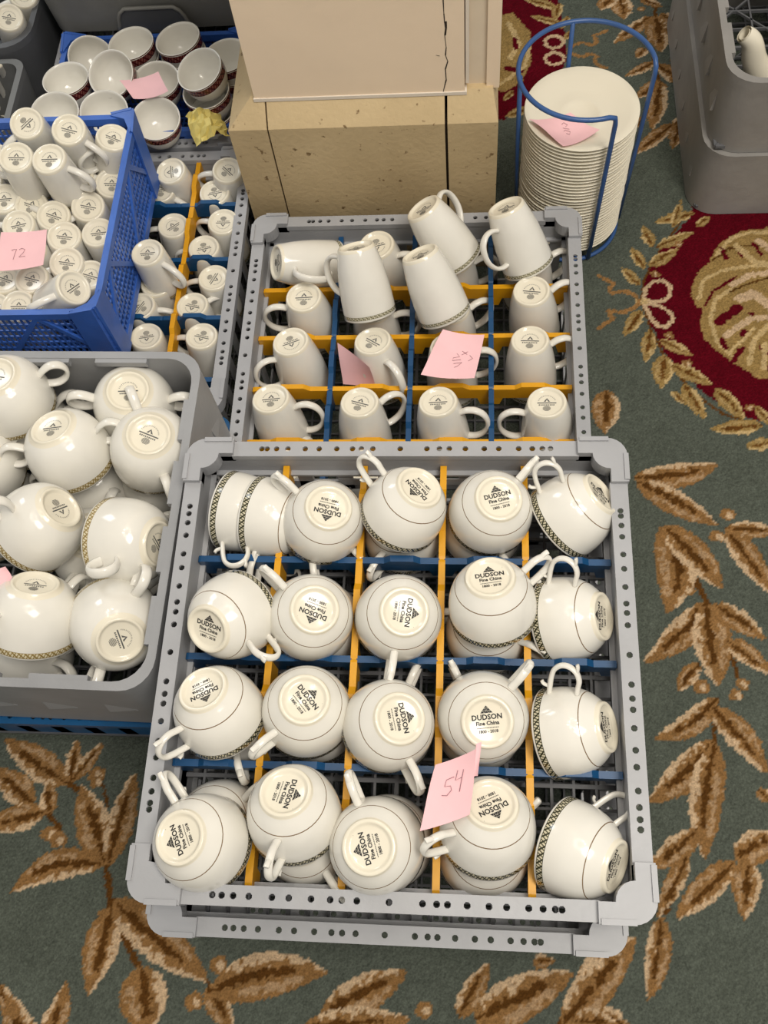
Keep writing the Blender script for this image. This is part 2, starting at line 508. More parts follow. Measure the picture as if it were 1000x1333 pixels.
    R = [((827, 622), (936, 604), 31, -.06), ((828, 626), (936, 684), 31), ((864, 686), (869, 799), 46, .12), ((864, 684), (942, 767), 36, .04, -1),
         ((946, 686), (1010, 775), 30, 0, -1), ((946, 688), (1015, 692), 22), ((919, 784), (839, 862), 31, .06, -1), ((921, 786), (935, 893), 42, 0, -1), ((929, 786), (997, 831), 26),
         ((946, 832), (1005, 876), 24, 0, -1), ((910, 863), (882, 899), 20), ((933, 908), (852, 961), 27, .1, -1), ((926, 920), (1000, 1008), 32, .05, -1), ((930, 965), (844, 1044), 36, .05, -1),
         ((933, 968), (918, 1120), 38, -.04, -1), ((909, 1080), (842, 1130), 28, .05, -1), ((896, 1111), (856, 1196), 20), ((862, 1193), (845, 1302), 28, .03, -1), ((957, 1121), (878, 1197), 30),
         ((974, 1115), (969, 1198), 32), ((957, 1118), (1015, 1085), 34), ((985, 1026), (1006, 1046), 15), ((778, 1318), (820, 1338), 22), ((755, 1290), (828, 1222), 40),
         ((88, 1020), (5, 962), 32), ((92, 1018), (100, 962), 18), ((95, 1015), (134, 966), 16), ((45, 1046), (-8, 1000), 30), ((60, 1055), (-20, 1076), 28), ((63, 1060), (64, 1018), 20),
         ((138, 1128), (105, 1022), 40, 0, -1), ((141, 1125), (176, 1006), 30), ((132, 1126), (13, 1162), 32, -.14), ((145, 1180), (114, 1295), 38), ((148, 1172), (270, 1277), 44, 0, -1), ((182, 1258), (192, 1348), 52),
         ((270, 1285), (302, 1342), 26), ((-4, 1282), (22, 1332), 16), ((272, 1292), (426, 1266), 46, .06), ((418, 1322), (532, 1264), 38), ((395, 1338), (535, 1328), 34),
         ((596, 1326), (637, 1253), 25), ((618, 1328), (746, 1266), 46), ((732, 1336), (826, 1224), 40), ((745, 1328), (806, 1334), 26), ((693, 1252), (724, 1252), 14),
         ((807, -4), (813, 24), 24), ((848, 21), (799, 56), 17, 0, -1), ((853, 19), (861, 68), 28), ((859, 17), (894, 38), 14), ((866, 36), (894, 56), 12), ((853, 80), (814, 99), 13), ((857, 83), (900, 114), 21, 0, -1),
         ((858, 104), (827, 129), 15), ((860, 104), (849, 168), 24), ((876, 160), (825, 201), 18), ((883, 162), (876, 194), 16), ((876, 162), (899, 151), 12), ((840, 62), (828, 74), 14), ((834, -2), (862, 8), 12),
         ((790, 507), (787, 564), 32), ((838, 152), (828, 166), 10), ((800, -8), (780, 12), 20)]
    for a in R: leaf(*a)
    # the same sprays repeat across the rest of the carpet
    for dx, dy, sub in ((.46, -.10, R[:24]), (-.52, -.12, R[24:44]), (-.05, -.26, R[30:46]), (.40, -.30, R[11:24])):
        OFF[0], OFF[1] = dx, dy
        for a in sub: leaf(*a)
    OFF[0] = OFF[1] = 0.0
    for p, r in (((948, 669), 8), ((934, 698), 9), ((895, 767), 8), ((967, 890), 8), ((914, 894), 9), ((64, 1085), 9), ((76, 1093), 9), ((126, 1008), 9), ((126, 1018), 7),
                 ((284, 1256), 10), ((252, 1304), 10), ((552, 1315), 9), ((835, 11), 4), ((878, 76), 5), ((884, 66), 4), ((958, 905), 8)):
        bud(p, r)
    C *= (1 + 0.10 * tone[..., None]) * (1 + 0.05 * smooth_noise(0.02)[..., None])
    C = np.clip(C, 0.001, 1)
    # pile relief
    gz = -0.0012 + 0.0006 * rng.random((ny, nx)) + 0.0004 * np.clip(tone2, -1, 1)
    gz[0] = gz[-1] = -0.0006; gz[:, 0] = gz[:, -1] = -0.0006
    V = np.stack([gx, gy, gz], -1).reshape(-1, 3)
    idx = np.arange(nx * ny).reshape(ny, nx)
    Q = np.stack([idx[:-1, :-1], idx[:-1, 1:], idx[1:, 1:], idx[1:, :-1]], -1).reshape(-1, 4)
    # plain skirt of the same carpet around the patterned field
    n0 = len(V); E = 4.0
    ring = np.array([(X0, Y0), (X1, Y0), (X1, Y1), (X0, Y1), (X0 - E, Y0 - E), (X1 + E, Y0 - E), (X1 + E, Y1 + E), (X0 - E, Y1 + E)])
    V = np.vstack([V, np.c_[ring, np.full(8, -0.0006)]])
    Q = np.vstack([Q, [(n0 + i, n0 + 4 + i, n0 + 4 + (i + 1) % 4, n0 + (i + 1) % 4) for i in range(4)]])
    CC = np.vstack([np.c_[C.reshape(-1, 3), np.ones(nx * ny)], np.tile(np.r_[GREEN, 1.0], (8, 1))])
    me = bpy.data.meshes.new('floor')
    me.vertices.add(len(V)); me.vertices.foreach_set('co', V.ravel())
    me.loops.add(len(Q) * 4); me.loops.foreach_set('vertex_index', Q.ravel().astype(np.int32))
    me.polygons.add(len(Q)); me.polygons.foreach_set('loop_start', np.arange(0, len(Q) * 4, 4, dtype=np.int32))
    me.polygons.foreach_set('use_smooth', np.ones(len(Q), bool))
    me.update(calc_edges=True)
    ca = me.color_attributes.new('Col', 'FLOAT_COLOR', 'POINT'); ca.data.foreach_set('color', CC.ravel().astype(np.float32))
    me.materials.append(M['carpet'])
    o = link('floor', me); tag(o, 'grey-green carpet with tan leaf sprays and red medallions', None, None, 'structure')


build_floor()


# ------------------------------------------------------------------ pillar
def build_pillar():
    YF, YP = 1.03, 1.056
    a = at_y(297, 170, YF); b = at_y(646, 160, YF)
    p = at_y(331, 128, YP); q_ = at_y(605, 119, YP)
    zt = (a.z + b.z) / 2; zp = (p.z + q_.z) / 2
    x0, x1 = a.x, b.x + 0.003
    root = thing('pillar', 'peach painted pillar with cracked face on a tan stone plinth', 'pillar', ((x0 + x1) / 2, 1.24, 0))
    ox, oy = (x0 + x1) / 2, 1.24
    YB = 1.50
    j1 = at_y(349, 172, YF).x; j2 = at_y(581, 168, YF).x
    g = 0.0012
    ins = YP - YF
    tl = x0 + (p.x - x0) * 0.86
    for k, (u0, u1) in enumerate(((x0, j1 - g), (j1 + g, j2 - g * 1.6), (j2 + g * 1.6, x1))):
        mb = MB()
        t0 = tl if k == 0 else u0
        t1 = u1 if k < 2 else u1 - 0.008
        mb.box(u0 - ox, u1 - ox, YF - oy, YB - oy, 0, zt)
        mb.hexa([(u0 - ox, YF - oy, zt), (u1 - ox, YF - oy, zt), (u1 - ox, YB - oy, zt), (u0 - ox, YB - oy, zt)],
                [(t0 - ox, YP + .004 - oy, zp), (t1 - ox, YP + .004 - oy, zp), (t1 - ox, YB - oy, zp), (t0 - ox, YB - oy, zp)])
        mb.build('plinth_block', 'stone', root)
    MB().box(x0 + .004 - ox, x1 - .004 - ox, YF + .006 - oy, YB - .01 - oy, 0, zt - .004).build('plinth_core', 'crack', root)
    top = 2.7
    c1 = at_y(652, 60, YP + .02).x
    MB().box(p.x + .006 - ox, c1 - ox, YP + .014 - oy, YB - .03 - oy, zp - .005, top).build('shaft', 'paint2', root)
    MB().box(c1 - .018 - ox, c1 - .0005 - ox, YP + .009 - oy, YP + .016 - oy, zp - .004, top).build('corner_bead', 'paint', root)
    MB().box(p.x - ox, q_.x - ox, YP - oy, YP + .013 - oy, zp - .002, top).build('painted_panel', 'paint', root)
    MB().box(p.x - .001 - ox, q_.x + .003 - ox, YP - .002 - oy, YP + .012 - oy, zp - .0045, zp + .0005).build('panel_edge', 'filler', root)
    MB().box(q_.x + .0015 - ox, q_.x + .006 - ox, YP + .004 - oy, YP + .013 - oy, zp + .01, top).build('filler_strip', 'filler', root)

    def crack(px, w):
        pts = [at_y(u, v, YP - .0004) - Vector((ox, oy, 0)) for u, v in px]
        if px[0][1] <= 0: pts.insert(0, pts[0] + Vector((0.002, 0, .25)))
        mb = MB()
        for i in range(len(pts) - 1):
            s, t = pts[i], pts[i + 1]; w0 = w * random.uniform(.5, 1.4); w1 = w * random.uniform(.5, 1.4)
            mb.hexa([(t.x - w1, t.y, t.z), (t.x + w1, t.y, t.z), (t.x + w1, t.y + .001, t.z), (t.x - w1, t.y + .001, t.z)],
                    [(s.x - w0, s.y, s.z), (s.x + w0, s.y, s.z), (s.x + w0, s.y + .001, s.z), (s.x - w0, s.y + .001, s.z)])
        mb.build('crack', 'crack', root)
    crack([(577, 0), (578, 18), (579, 30), (580, 36), (579, 46), (581, 62), (580, 72), (583, 80), (580, 90), (581, 104), (577, 120)], .0007)
    crack([(580, 28), (581, 37), (580, 46)], .0014)
    crack([(568, 72), (572, 73)], .0006)


build_pillar()


# ------------------------------------------------------------------ racks
HOLES = [-.161, -.155, -.144, -.131, -.111, -.095, -.075, -.057, -.047, -.034, -.003, .027, .041, .052, .07, .091, .107, .129, .144, .155, .164]


def rail_mesh(length, w, t, skirt, mat, name):
    """rim rail along +X, outer edge at y=0, inner edge at y=-w, top at z=0, with punched holes"""
    mb = MB(); hs = [h * length / .39 for h in HOLES]
    ed = [-length / 2] + [(a + b) / 2 for a, b in zip(hs, hs[1:])] + [length / 2]
    r = 0.0034
    for i, h in enumerate(hs):
        x0, x1 = ed[i], ed[i + 1]; cy = -w * .5; rr = min(r, (x1 - x0) * .45)
        oc = [(h + rr * math.cos(math.radians(-22.5 + 45 * k)), cy + rr * math.sin(math.radians(-22.5 + 45 * k))) for k in range(8)]
        vs = [(x1, -w, 0), (x1, 0, 0), (x0, 0, 0), (x0, -w, 0)] + [(u, v, 0) for u, v in oc] + [(u, v, -t) for u, v in oc] + \
             [(x1, -w, -t), (x1, 0, -t), (x0, 0, -t), (x0, -w, -t)]
        T = [(0, 1, 5, 4), (1, 6, 5), (1, 2, 7, 6), (2, 8, 7), (2, 3, 9, 8), (3, 10, 9), (3, 0, 11, 10), (0, 4, 11)]
        fs = T + [[{0: 20, 1: 21, 2: 22, 3: 23}.get(k, k + 8) for k in f][::-1] for f in T]
        fs += [(4 + k, 4 + (k + 1) % 8, 12 + (k + 1) % 8, 12 + k) for k in range(8)]
        fs += [(1, 21, 22, 2), (3, 23, 20, 0)]
        mb.add(vs, fs)
    mb.box(-length / 2, length / 2, -.0022, .0, -skirt, -t)
    mb.box(-length / 2, length / 2, -w, -w + .002, -skirt * .7, -t)
    return mb.mesh(name, mat)


def corner_poly(h, e, w, r):
    P = [(e, h)] + [(h - r + r * math.cos(math.radians(90 - k * 15)), h - r + r * math.sin(math.radians(90 - k * 15))) for k in range(7)] + [(h, e)]
    i = h - w; R = 0.019
    P += [(i, e), (i, i - R + .002)] + [(i + R * math.cos(math.radians(270 - k * 15)), i + R * math.sin(math.radians(270 - k * 15))) for k in range(7)] + [(i - R + .002, i), (e, i)]
    return P


def divider(mb, length, ncell, zt, hgt, th, axis, pos, phase=0):
    """slotted divider strip with a raised tab in the middle of every cell"""
    c = length / ncell; pr = []
    for k in range(ncell):
        s = -length / 2 + k * c
        pr += [(s, zt - .001), (s + .03 * c, zt), (s + .30 * c, zt), (s + .38 * c, zt + .0065), (s + .66 * c, zt + .0065), (s + .74 * c, zt), (s + .97 * c, zt)]
    pr += [(length / 2, zt)]
    lo = []
    for k in range(ncell, 0, -1):
        s = -length / 2 + k * c
        lo += [(s, zt - hgt * 1.25), (s - .12 * c, zt - hgt * 1.25), (s - .16 * c, zt - hgt * .75), (s - .84 * c, zt - hgt * .75), (s - .88 * c, zt - hgt * 1.25)]
    lo += [(-length / 2, zt - hgt * 1.25)]
    N = len(pr)
    # two skins with slight draft, wider at the top
    for sgn in (1,):
        pass
    poly = pr + lo
    n = len(poly)
    A = []; B = []
    for (u, z) in poly:
        d = th * (0.5 if z > zt - .004 else 0.32)
        if axis == 'x': A.append((u, pos - d, z)); B.append((u, pos + d, z))
        else: A.append((pos - d, u, z)); B.append((pos + d, u, z))
    fs = [(i, (i + 1) % n, n + (i + 1) % n, n + i) for i in range(n)]
    # triangulate faces by vertical strips: top chain against bottom chain
    mb.add(A + B, fs)
    import mathutils
    tess = mathutils.geometry.tessellate_polygon([[Vector((u, z, 0)) for u, z in poly]])
    mb.add(A, [tuple(t) for t in tess]); mb.add(B, [tuple(t)[::-1] for t in tess])


def base_grid(root, hx, hy, z, step=.0225, mat='grid', th=.0028, cross=False):
    mb = MB()
    n = int(2 * hx / step); m = int(2 * hy / step)
    for k in range(n + 1):
        x = -hx + 2 * hx * k / n; w = th * (1.6 if k % 5 == 0 else 1)
        mb.box(x - w / 2, x + w / 2, -hy, hy, z, z + .005)
    for k in range(m + 1):
        y = -hy + 2 * hy * k / m; w = th * (1.6 if k % 5 == 0 else 1)
        mb.box(-hx, hx, y - w / 2, y + w / 2, z + .0003, z + .0053)
    if cross:
        s = 3 * step
        for i in range(int(2 * hx / s)):
            for j in range(int(2 * hy / s)):
                if (i + j) % 2: continue
                x = -hx + i * s; y = -hy + j * s
                for (ax, ay, bx, by) in ((x, y, x + s, y + s), (x + s, y, x, y + s)):
                    d = Vector((bx - ax, by - ay, 0)).normalized(); nn = Vector((-d.y, d.x, 0)) * th * .5
                    A, B = Vector((ax, ay, z + .001)), Vector((bx, by, z + .001)); up = Vector((0, 0, .004))
                    mb.hexa([A - nn, B - nn, B + nn, A + nn], [A - nn + up, B - nn + up, B + nn + up, A + nn + up])
    return mb.build('base_grid', mat, root)


def holed_rack(label, cx, cy, zb, zr, mat='grey', hx=.25, hy=.25, xdiv=(), ydiv=(), zdiv=None, xcol='yellow', ycol='navy', group=None, rz=0, name='dish_rack', tri=False, solid=False):
    root = thing(name, label, 'rack', (cx, cy, zb), rz, group)
    H = zr - zb; w = .019; zt = H - .008; e = .052
    for s in range(4):
        L = 2 * ((hx if s % 2 == 0 else hy) - e); off = hy if s % 2 == 0 else hx
        o = link('rim_rail', rail_mesh(L, w, .0035, .013, mat, 'rim_rail'), root)
        a = {0: 0, 1: -math.pi / 2, 2: math.pi, 3: math.pi / 2}[s]
        o.rotation_euler = (0, 0, a)
        o.location = {0: (0, hy - .001, zt), 1: (hx - .001, 0, zt), 2: (0, -hy + .001, zt), 3: (-hx + .001, 0, zt)}[s]
    cp = corner_poly(.25, .25 - e - .002, w, .022)
    for sx in (1, -1):
        for sy in (1, -1):
            P = [((p[0] - .25 + hx) * sx, (p[1] - .25 + hy) * sy) for p in cp]
            if sx * sy < 0: P = P[::-1]
            mb = MB().prism(P, zt - .014, H - .002)
            # small raised kerb on the outer edge of the cap
            k0, k1 = hx - e, hx - .016
            mb.box(*sorted((sx * (hx - .0045), sx * (hx + .0008))), *sorted((sy * (hy - e), sy * (hy - .020))), H - .006, H)
            mb.box(*sorted((sx * (hx - e), sx * (hx - .020))), *sorted((sy * (hy - .0045), sy * (hy + .0008))), H - .006, H)
            mb.build('rim_corner', mat, root)
    i = .016
    for s, (x0, x1, y0, y1) in enumerate(((-hx + i, hx - i, hy - i - .003, hy - i), (-hx + i, hx - i, -hy + i, -hy + i + .003), (-hx + i, -hx + i + .003, -hy + i, hy - i), (hx - i - .003, hx - i, -hy + i, hy - i))):
        mb = MB(); zl = max(.004, zt - .075)
        mb.box(x0, x1, y0, y1, zt - .050, zt - .003)
        # lower half: posts with openings, and a ledge
        ax = 0 if x1 - x0 > y1 - y0 else 1
        n = 9
        for k in range(n + 1):
            c = -.93 + 1.86 * k / n
            if ax == 0: mb.box(c * (hx - i) - .009, c * (hx - i) + .009, y0, y1, 0, zt - .050)
            else: mb.box(x0, x1, c * (hy - i) - .009, c * (hy - i) + .009, 0, zt - .050)
        mb.box(x0, x1, y0, y1, 0, zt - .04 if solid else .022)
        g = .006
        if ax == 0: mb.box(x0, x1, y0 - (g if y0 > 0 else 0), y1 + (g if y0 < 0 else 0), zt - .043, zt - .039)
        else: mb.box(x0 - (g if x0 > 0 else 0), x1 + (g if x0 < 0 else 0), y0, y1, zt - .043, zt - .039)
        wl = mb.build('wall', mat, root)
        if xdiv and not tri:
            for c in (-.66, -.22, .22, .66):
                m2 = MB(); dd = .0012
                if ax == 0: m2.box(c * hx - .026, c * hx + .026, *((y0 - dd, y0) if y0 > 0 else (y1, y1 + dd)), zt - .076, zt - .060)
                else: m2.box(*((x0 - dd, x0) if x0 > 0 else (x1, x1 + dd)), c * hy - .026, c * hy + .026, zt - .076, zt - .060)
                m2.build('slot_plate', 'clip', wl)  # added pale plate in place of a slot open to brighter things
        if tri:
            for k in range(5):
                c = -.8 + 1.6 * k / 4
                m2 = MB(); sg = 1 if (y0 + y1 + x0 + x1) > 0 else -1
                if ax == 0: m2.prism([(c * hx - .02, zt - .018), (c * hx + .02, zt - .018), (c * hx, zt - .05)], sg * (hy - i), sg * (hy - i + .008), 'y')
                else: m2.prism([(c * hy - .02, zt - .018), (c * hy + .02, zt - .018), (c * hy, zt - .05)], sg * (hx - i), sg * (hx - i + .008), 'x')
                m2.build('gusset', mat, wl)
    base_grid(root, hx - i, hy - i, .0)
    zd = (zdiv if zdiv is not None else zr - .035) - zb
    for x in xdiv:
        mb = MB(); divider(mb, 2 * (hy - i - .004), len(ydiv) + 1, zd, .034, .0074, 'y', x); mb.build('divider', xcol, root)
    for y in ydiv:
        mb = MB(); divider(mb, 2 * (hx - i - .004), len(xdiv) + 1, zd - .0008, .034, .0074, 'x', y); mb.build('divider', ycol, root)
    return root


def rr_path(hx, hy, r, step=.012):
    out = []
    for (cx, cy, a0) in ((hx - r, hy - r, 0), (-hx + r, hy - r, 90), (-hx + r, -hy + r, 180), (hx - r, -hy + r, 270)):
        for k in range(7):
            a = math.radians(a0 + 15 * k); out.append((cx + r * math.cos(a), cy + r * math.sin(a)))
        # straight run to the next corner
        a = out[-1]
        nxt = {0: (-hx + r, hy), 90: (-hx, -hy + r), 180: (hx - r, -hy), 270: (hx, hy - r)}[a0]
        d = math.hypot(nxt[0] - a[0], nxt[1] - a[1]); n = max(1, int(d / step))
        for k in range(1, n): out.append((a[0] + (nxt[0] - a[0]) * k / n, a[1] + (nxt[1] - a[1]) * k / n))
    return out


def ring_wall(hx, hy, r, z0, z1, th, flare=0.0, notch=0.0, zmid=None, name='wall', mat='grey2', parent=None, lip=.004):
    P = rr_path(hx, hy, r); n = len(P); vs = []; fs = []

    def off(p, d):
        sx, sy = (hx + d) / hx, (hy + d) / hy
        return p[0] * sx, p[1] * sy
    s = 0.0
    rings = [[], [], [], [], [], []]
    for i, p in enumerate(P):
        s += math.hypot(p[0] - P[i - 1][0], p[1] - P[i - 1][1]) if i else 0
        cr = abs(p[0]) > hx - r * 1.2 and abs(p[1]) > hy - r * 1.2
        nz = notch if (not cr and (s % .10) > .058) else 0.0
        zt = z1 - nz
        for k, (d, z) in enumerate(((flare, z0), (lip, z1 - .012), (lip, zt), (-th, zt), (-th, z1 - .015), (flare - th, z0))):
            x, y = off(p, d); rings[k].append(len(vs)); vs.append((x, y, z))
    mb = MB()
    for a in range(6):
        b = (a + 1) % 6      # every band keeps its own vertices so the rim edges stay crisp
        mb.add([vs[k] for k in rings[a]] + [vs[k] for k in rings[b]], [(k, (k + 1) % n, n + (k + 1) % n, n + k) for k in range(n)], True)
    return mb.build(name, mat, parent)


def open_rack(label, cx, cy, zb, zr, hx, hy, mat, r=.03, group=None, rz=0, flare=.003, rows=1, name='open_rack', ribs=((0, 1), (0, -1), (1, 0), (-1, 0))):
    root = thing(name, label, 'rack', (cx, cy, zb), rz, group); H = zr - zb
    w = ring_wall(hx - .006, hy - .006, r, 0, H, .006, flare, 0, None, 'wall', mat, root)
    for sx, sy in ((0, 1), (0, -1), (1, 0), (-1, 0)):      # inner rim tabs with gaps between them
        half = (hx if sx == 0 else hy) - r - .012
        for k in range(4):
            a, b = -half + 2 * half * (k + .08) / 4, -half + 2 * half * (k + .74) / 4; mb = MB()
            if sx == 0: mb.box(a, b, *sorted((sy * (hy - .010), sy * (hy - .018))), H - .010, H - .0008)
            else: mb.box(*sorted((sx * (hx - .010), sx * (hx - .018))), a, b, H - .010, H - .0008)
            mb.build('rim_tab', mat, w)
    for sx, sy in ribs:
        half = hx if sx == 0 else hy
        for row in range(rows):
            zc = H * (0.80 - .42 * row) if rows > 1 else H * .74
            for k in range(6):
                c = (-.74 + 1.48 * k / 5) * half; mb = MB()
                hgt = min(.055, H * .42); wd = .034
                if sx == 0:
                    y = sy * (hy - .004)
                    A = [(c - wd / 2, y, zc - hgt), (c + wd / 2, y, zc - hgt), (c + wd / 2, y - sy * .006, zc - hgt), (c - wd / 2, y - sy * .006, zc - hgt)]
                    mb.add([(c - wd / 2, y, zc - hgt), (c + wd / 2, y, zc - hgt), (c - wd / 2 + .002, y - sy * .002, zc), (c - wd / 2, y + sy * .005, zc - hgt), (c + wd / 2, y + sy * .002, zc - hgt)],
                           [(3, 4, 2), (0, 2, 1), (0, 3, 2), (1, 2, 4), (0, 1, 4, 3)])
                else:
                    x = sx * (hx - .004)
                    mb.add([(x, c - wd / 2, zc - hgt), (x, c + wd / 2, zc - hgt), (x - sx * .002, c - wd / 2 + .002, zc), (x + sx * .005, c - wd / 2, zc - hgt), (x + sx * .002, c + wd / 2, zc - hgt)],
                           [(3, 4, 2), (0, 2, 1), (0, 3, 2), (1, 2, 4), (0, 1, 4, 3)])
                mb.build('wedge_rib', mat, w)
    base_grid(root, hx - .014, hy - .014, .004, .040 if H < .16 else .026, 'grid', .003, H < .16)
    return root


# front stack: teacup rack over a lower rack
ZA = .36
AX, AY = -.078, .260
holed_rack('grey dotted-rim rack holding rows of upside-down teacups, yellow and navy dividers', AX, AY, .262, ZA,
           xdiv=(-.138, -.046, .046, .138), ydiv=(.113, .0, -.113), zdiv=.327)
holed_rack('grey dotted-rim rack directly beneath the teacup rack, its front rim jutting out', AX - .011, AY - .029, .154, .26, hx=.247)
holed_rack('grey dotted-rim rack standing on the carpet, lowest of the teacup stack', AX - .006, AY - .010, .0, .152, hx=.247)
# mug rack
MX, MY, ZM = -.0885, .7533, .172
holed_rack('grey dotted-rim rack of tall white mugs in front of the pillar', MX, MY, .0, ZM,
           xdiv=(-.116, .0, .116), ydiv=(.131, .044, -.044, -.131), zdiv=.138, xcol='navy', ycol='yellow')
# small-mug rack left of it, under the blue crate
L2X, L2Y = -.603, .902
holed_rack('grey dotted-rim rack of small white mugs under the blue mesh crate', L2X, L2Y, .0, .168, hy=.245,
           xdiv=(.158, .058, -.042, -.142), ydiv=(.138, .030, -.078, -.186), zdiv=.155)
# bowl rack behind it
holed_rack('grey dotted-rim rack behind the small mugs, holding maroon-banded bowls', -.545, 1.402, .0, .170, hx=.185)
# two-handled cup rack over a blue rack
L1X, L1Y = -.588, .437
holed_rack('teal blue rack on the carpet beneath the two-handled soup cups', L1X, L1Y + .0, .0, .150, 'teal', hx=.247, hy=.222, name='dish_rack', tri=True, solid=True)
open_rack('grey open rack piled with two-handled soup cups on a blue rack', L1X + .003, L1Y, .151, .330, .25, .2165, 'grey2', .036, rz=math.radians(-1.0))
# teapot racks at right
open_rack('worn grey rack standing on the carpet beneath the teapot rack', .612, 1.378, .0, .130, .249, .249, 'grey3', .045, flare=.005, ribs=((-1, 0), (1, 0)))
open_rack('worn grey open rack holding white teapots, stacked on another rack', .613, 1.379, .131, .270, .247, .247, 'grey3', .045, flare=.0, ribs=((-1, 0), (1, 0)))


# ------------------------------------------------------------------ vessel prototypes (origin at the foot, +Z out of the foot, lip at -h)
def text_mesh(lines, tri=True, bars=()):
    """printed backstamp: lines = (text, size, x, y)"""
    vs = []; fs = []
    for txt, size, y in lines:
        cu = bpy.data.curves.new('stamp_text', 'FONT'); cu.body = txt; cu.size = size; cu.align_x = 'CENTER'; cu.resolution_u = 2
        cu.offset = size * .034
        ob = bpy.data.objects.new('stamp_text', cu); COL.objects.link(ob)
        dg = bpy.context.evaluated_depsgraph_get()
        me = bpy.data.meshes.new_from_object(ob.evaluated_get(dg))
        b = len(vs); vs += [(v.co.x, v.co.y + y, 0) for v in me.vertices]; fs += [[b + i for i in p.vertices] for p in me.polygons]
        bpy.data.objects.remove(ob); bpy.data.curves.remove(cu); bpy.data.meshes.remove(me)
    return vs, fs


def quad2(vs, fs, pts):
    b = len(vs); vs += [(x, y, 0) for x, y in pts]; fs.append(list(range(b, b + len(pts))))


def make_stamp_dudson():
    vs, fs = text_mesh((('DUDSON', .0064, -.0010), ('Fine China', .0048, -.0058), ('1800 - 2018', .0036, -.0126)))
    # pyramid mark above the name: small triangles with hairline gaps
    y0, hgt, n = .0046, .0066, 3
    for r in range(n):
        for k in range(n - r):
            w = .0037; x = (k - (n - r - 1) / 2) * w; y = y0 + r * hgt / n
            quad2(vs, fs, [(x - w * .48, y), (x + w * .48, y), (x, y + hgt / n * .95)])
            if k < n - r - 1:
                quad2(vs, fs, [(x + w * .08, y + hgt / n * .88), (x + w * .92, y + hgt / n * .88), (x + w * .5, y + hgt / n * .1)])
    # illegible hairline row
    for k in range(14):
        x = -.0098 + k * .0014; quad2(vs, fs, [(x, -.0086), (x + .0010, -.0086), (x + .0010, -.0079), (x, -.0079)])
    quad2(vs, fs, [(.0125, .0075), (.0135, .0075), (.0135, .0085), (.0125, .0085)])
    return vs, fs


def make_stamp_small():
    """illegible round maker's mark: pyramid, two bars, ring of ticks and a small seal"""
    vs, fs = [], []
    quad2(vs, fs, [(-.0032, .0012), (-.0012, .0012), (0, .0040), (.0012, .0012), (.0032, .0012), (0, .0056)])
    quad2(vs, fs, [(-.0095, -.0010), (.0095, -.0010), (.0095, .0002), (-.0095, .0002)])
    for k in range(9):
        x = -.008 + k * .0018; quad2(vs, fs, [(x, -.0036), (x + .0012, -.0036), (x + .0012, -.0022), (x, -.0022)])
    for k in range(16):
        a = math.radians(20 + 140 * k / 15); r0, r1 = .0082, .0094; d = .05
        quad2(vs, fs, [(r0 * math.cos(a), r0 * math.sin(a)), (r1 * math.cos(a), r1 * math.sin(a)), (r1 * math.cos(a + d), r1 * math.sin(a + d)), (r0 * math.cos(a + d), r0 * math.sin(a + d))])
    for k in range(7):
        w = .004 * math.sqrt(max(0, 1 - ((k - 3) / 3.6) ** 2)); y = -.0075 + (k - 3) * .0009
        quad2(vs, fs, [(-w, y), (w, y), (w, y + .0005), (-w, y + .0005)])
    return vs, fs


def stamp_mesh(data, z, name='backstamp', scale=1.0, dy=0.0, mat='ink'):
    vs, fs = data
    me = bpy.data.meshes.new(name); me.from_pydata([(x * scale, (y + dy) * scale, z) for x, y, _ in vs], [], fs)
    me.materials.append(M[mat]); me.update(); return me


ST_D = make_stamp_dudson(); ST_S = make_stamp_small()


def vessel_profile(out, foot_r, th, recess=.0035):
    """out: outer (r,z) from foot edge down to lip; returns closed profile starting at the recessed foot disc"""
    h = -out[-1][1]; rl = out[-1][0]
    p = [(0, -recess), (foot_r - .0075, -recess), (foot_r - .0050, -recess * .8), (foot_r - .0038, -.0005), (foot_r - .0025, 0), (foot_r - .0008, -.0002)]
    p += out
    p += [(rl - .0006, -h - .0008), (rl - th * .7, -h - .0006), (rl - th, -h + .001)]
    inner = [(max(r - th, .002), z - (.0 if z < -h * .55 else .0)) for r, z in out[::-1][1:] if z < -.010]
    p += inner
    p += [(inner[-1][0] * .6, -.0075 - recess * .5), (0, -.0078 - recess * .5)]
    return p


CUP_OUT = [(.0252, -.0008), (.0256, -.0034), (.0268, -.0050), (.0300, -.0080), (.0338, -.0122), (.0376, -.0172), (.0412, -.0240), (.0440, -.0325), (.0457, -.0420), (.0464, -.0510), (.0468, -.062)]
MUG_OUT = [(.0262, -.001), (.0274, -.004), (.0292, -.012), (.0322, -.026), (.0348, -.042), (.0366, -.058), (.0376, -.074), (.0381, -.088), (.0384, -.100)]
SMUG_OUT = [(.0238, -.001), (.0248, -.004), (.0256, -.012), (.0264, -.026), (.0271, -.042), (.0277, -.056), (.0283, -.070), (.0288, -.084)]
SOUP_OUT = [(.0266, -.0008), (.0275, -.0026), (.0330, -.0052), (.0390, -.0098), (.0444, -.0170), (.0486, -.0265), (.0512, -.0375), (.0524, -.049), (.0526, -.060), (.0522, -.070)]

PROTO = {}


def handle_xz(pts, hw, ht, n=5):
    P = spline([(x, 0, z) for x, z in pts], n)
    return MB().sweep(P, hw, ht, 8)


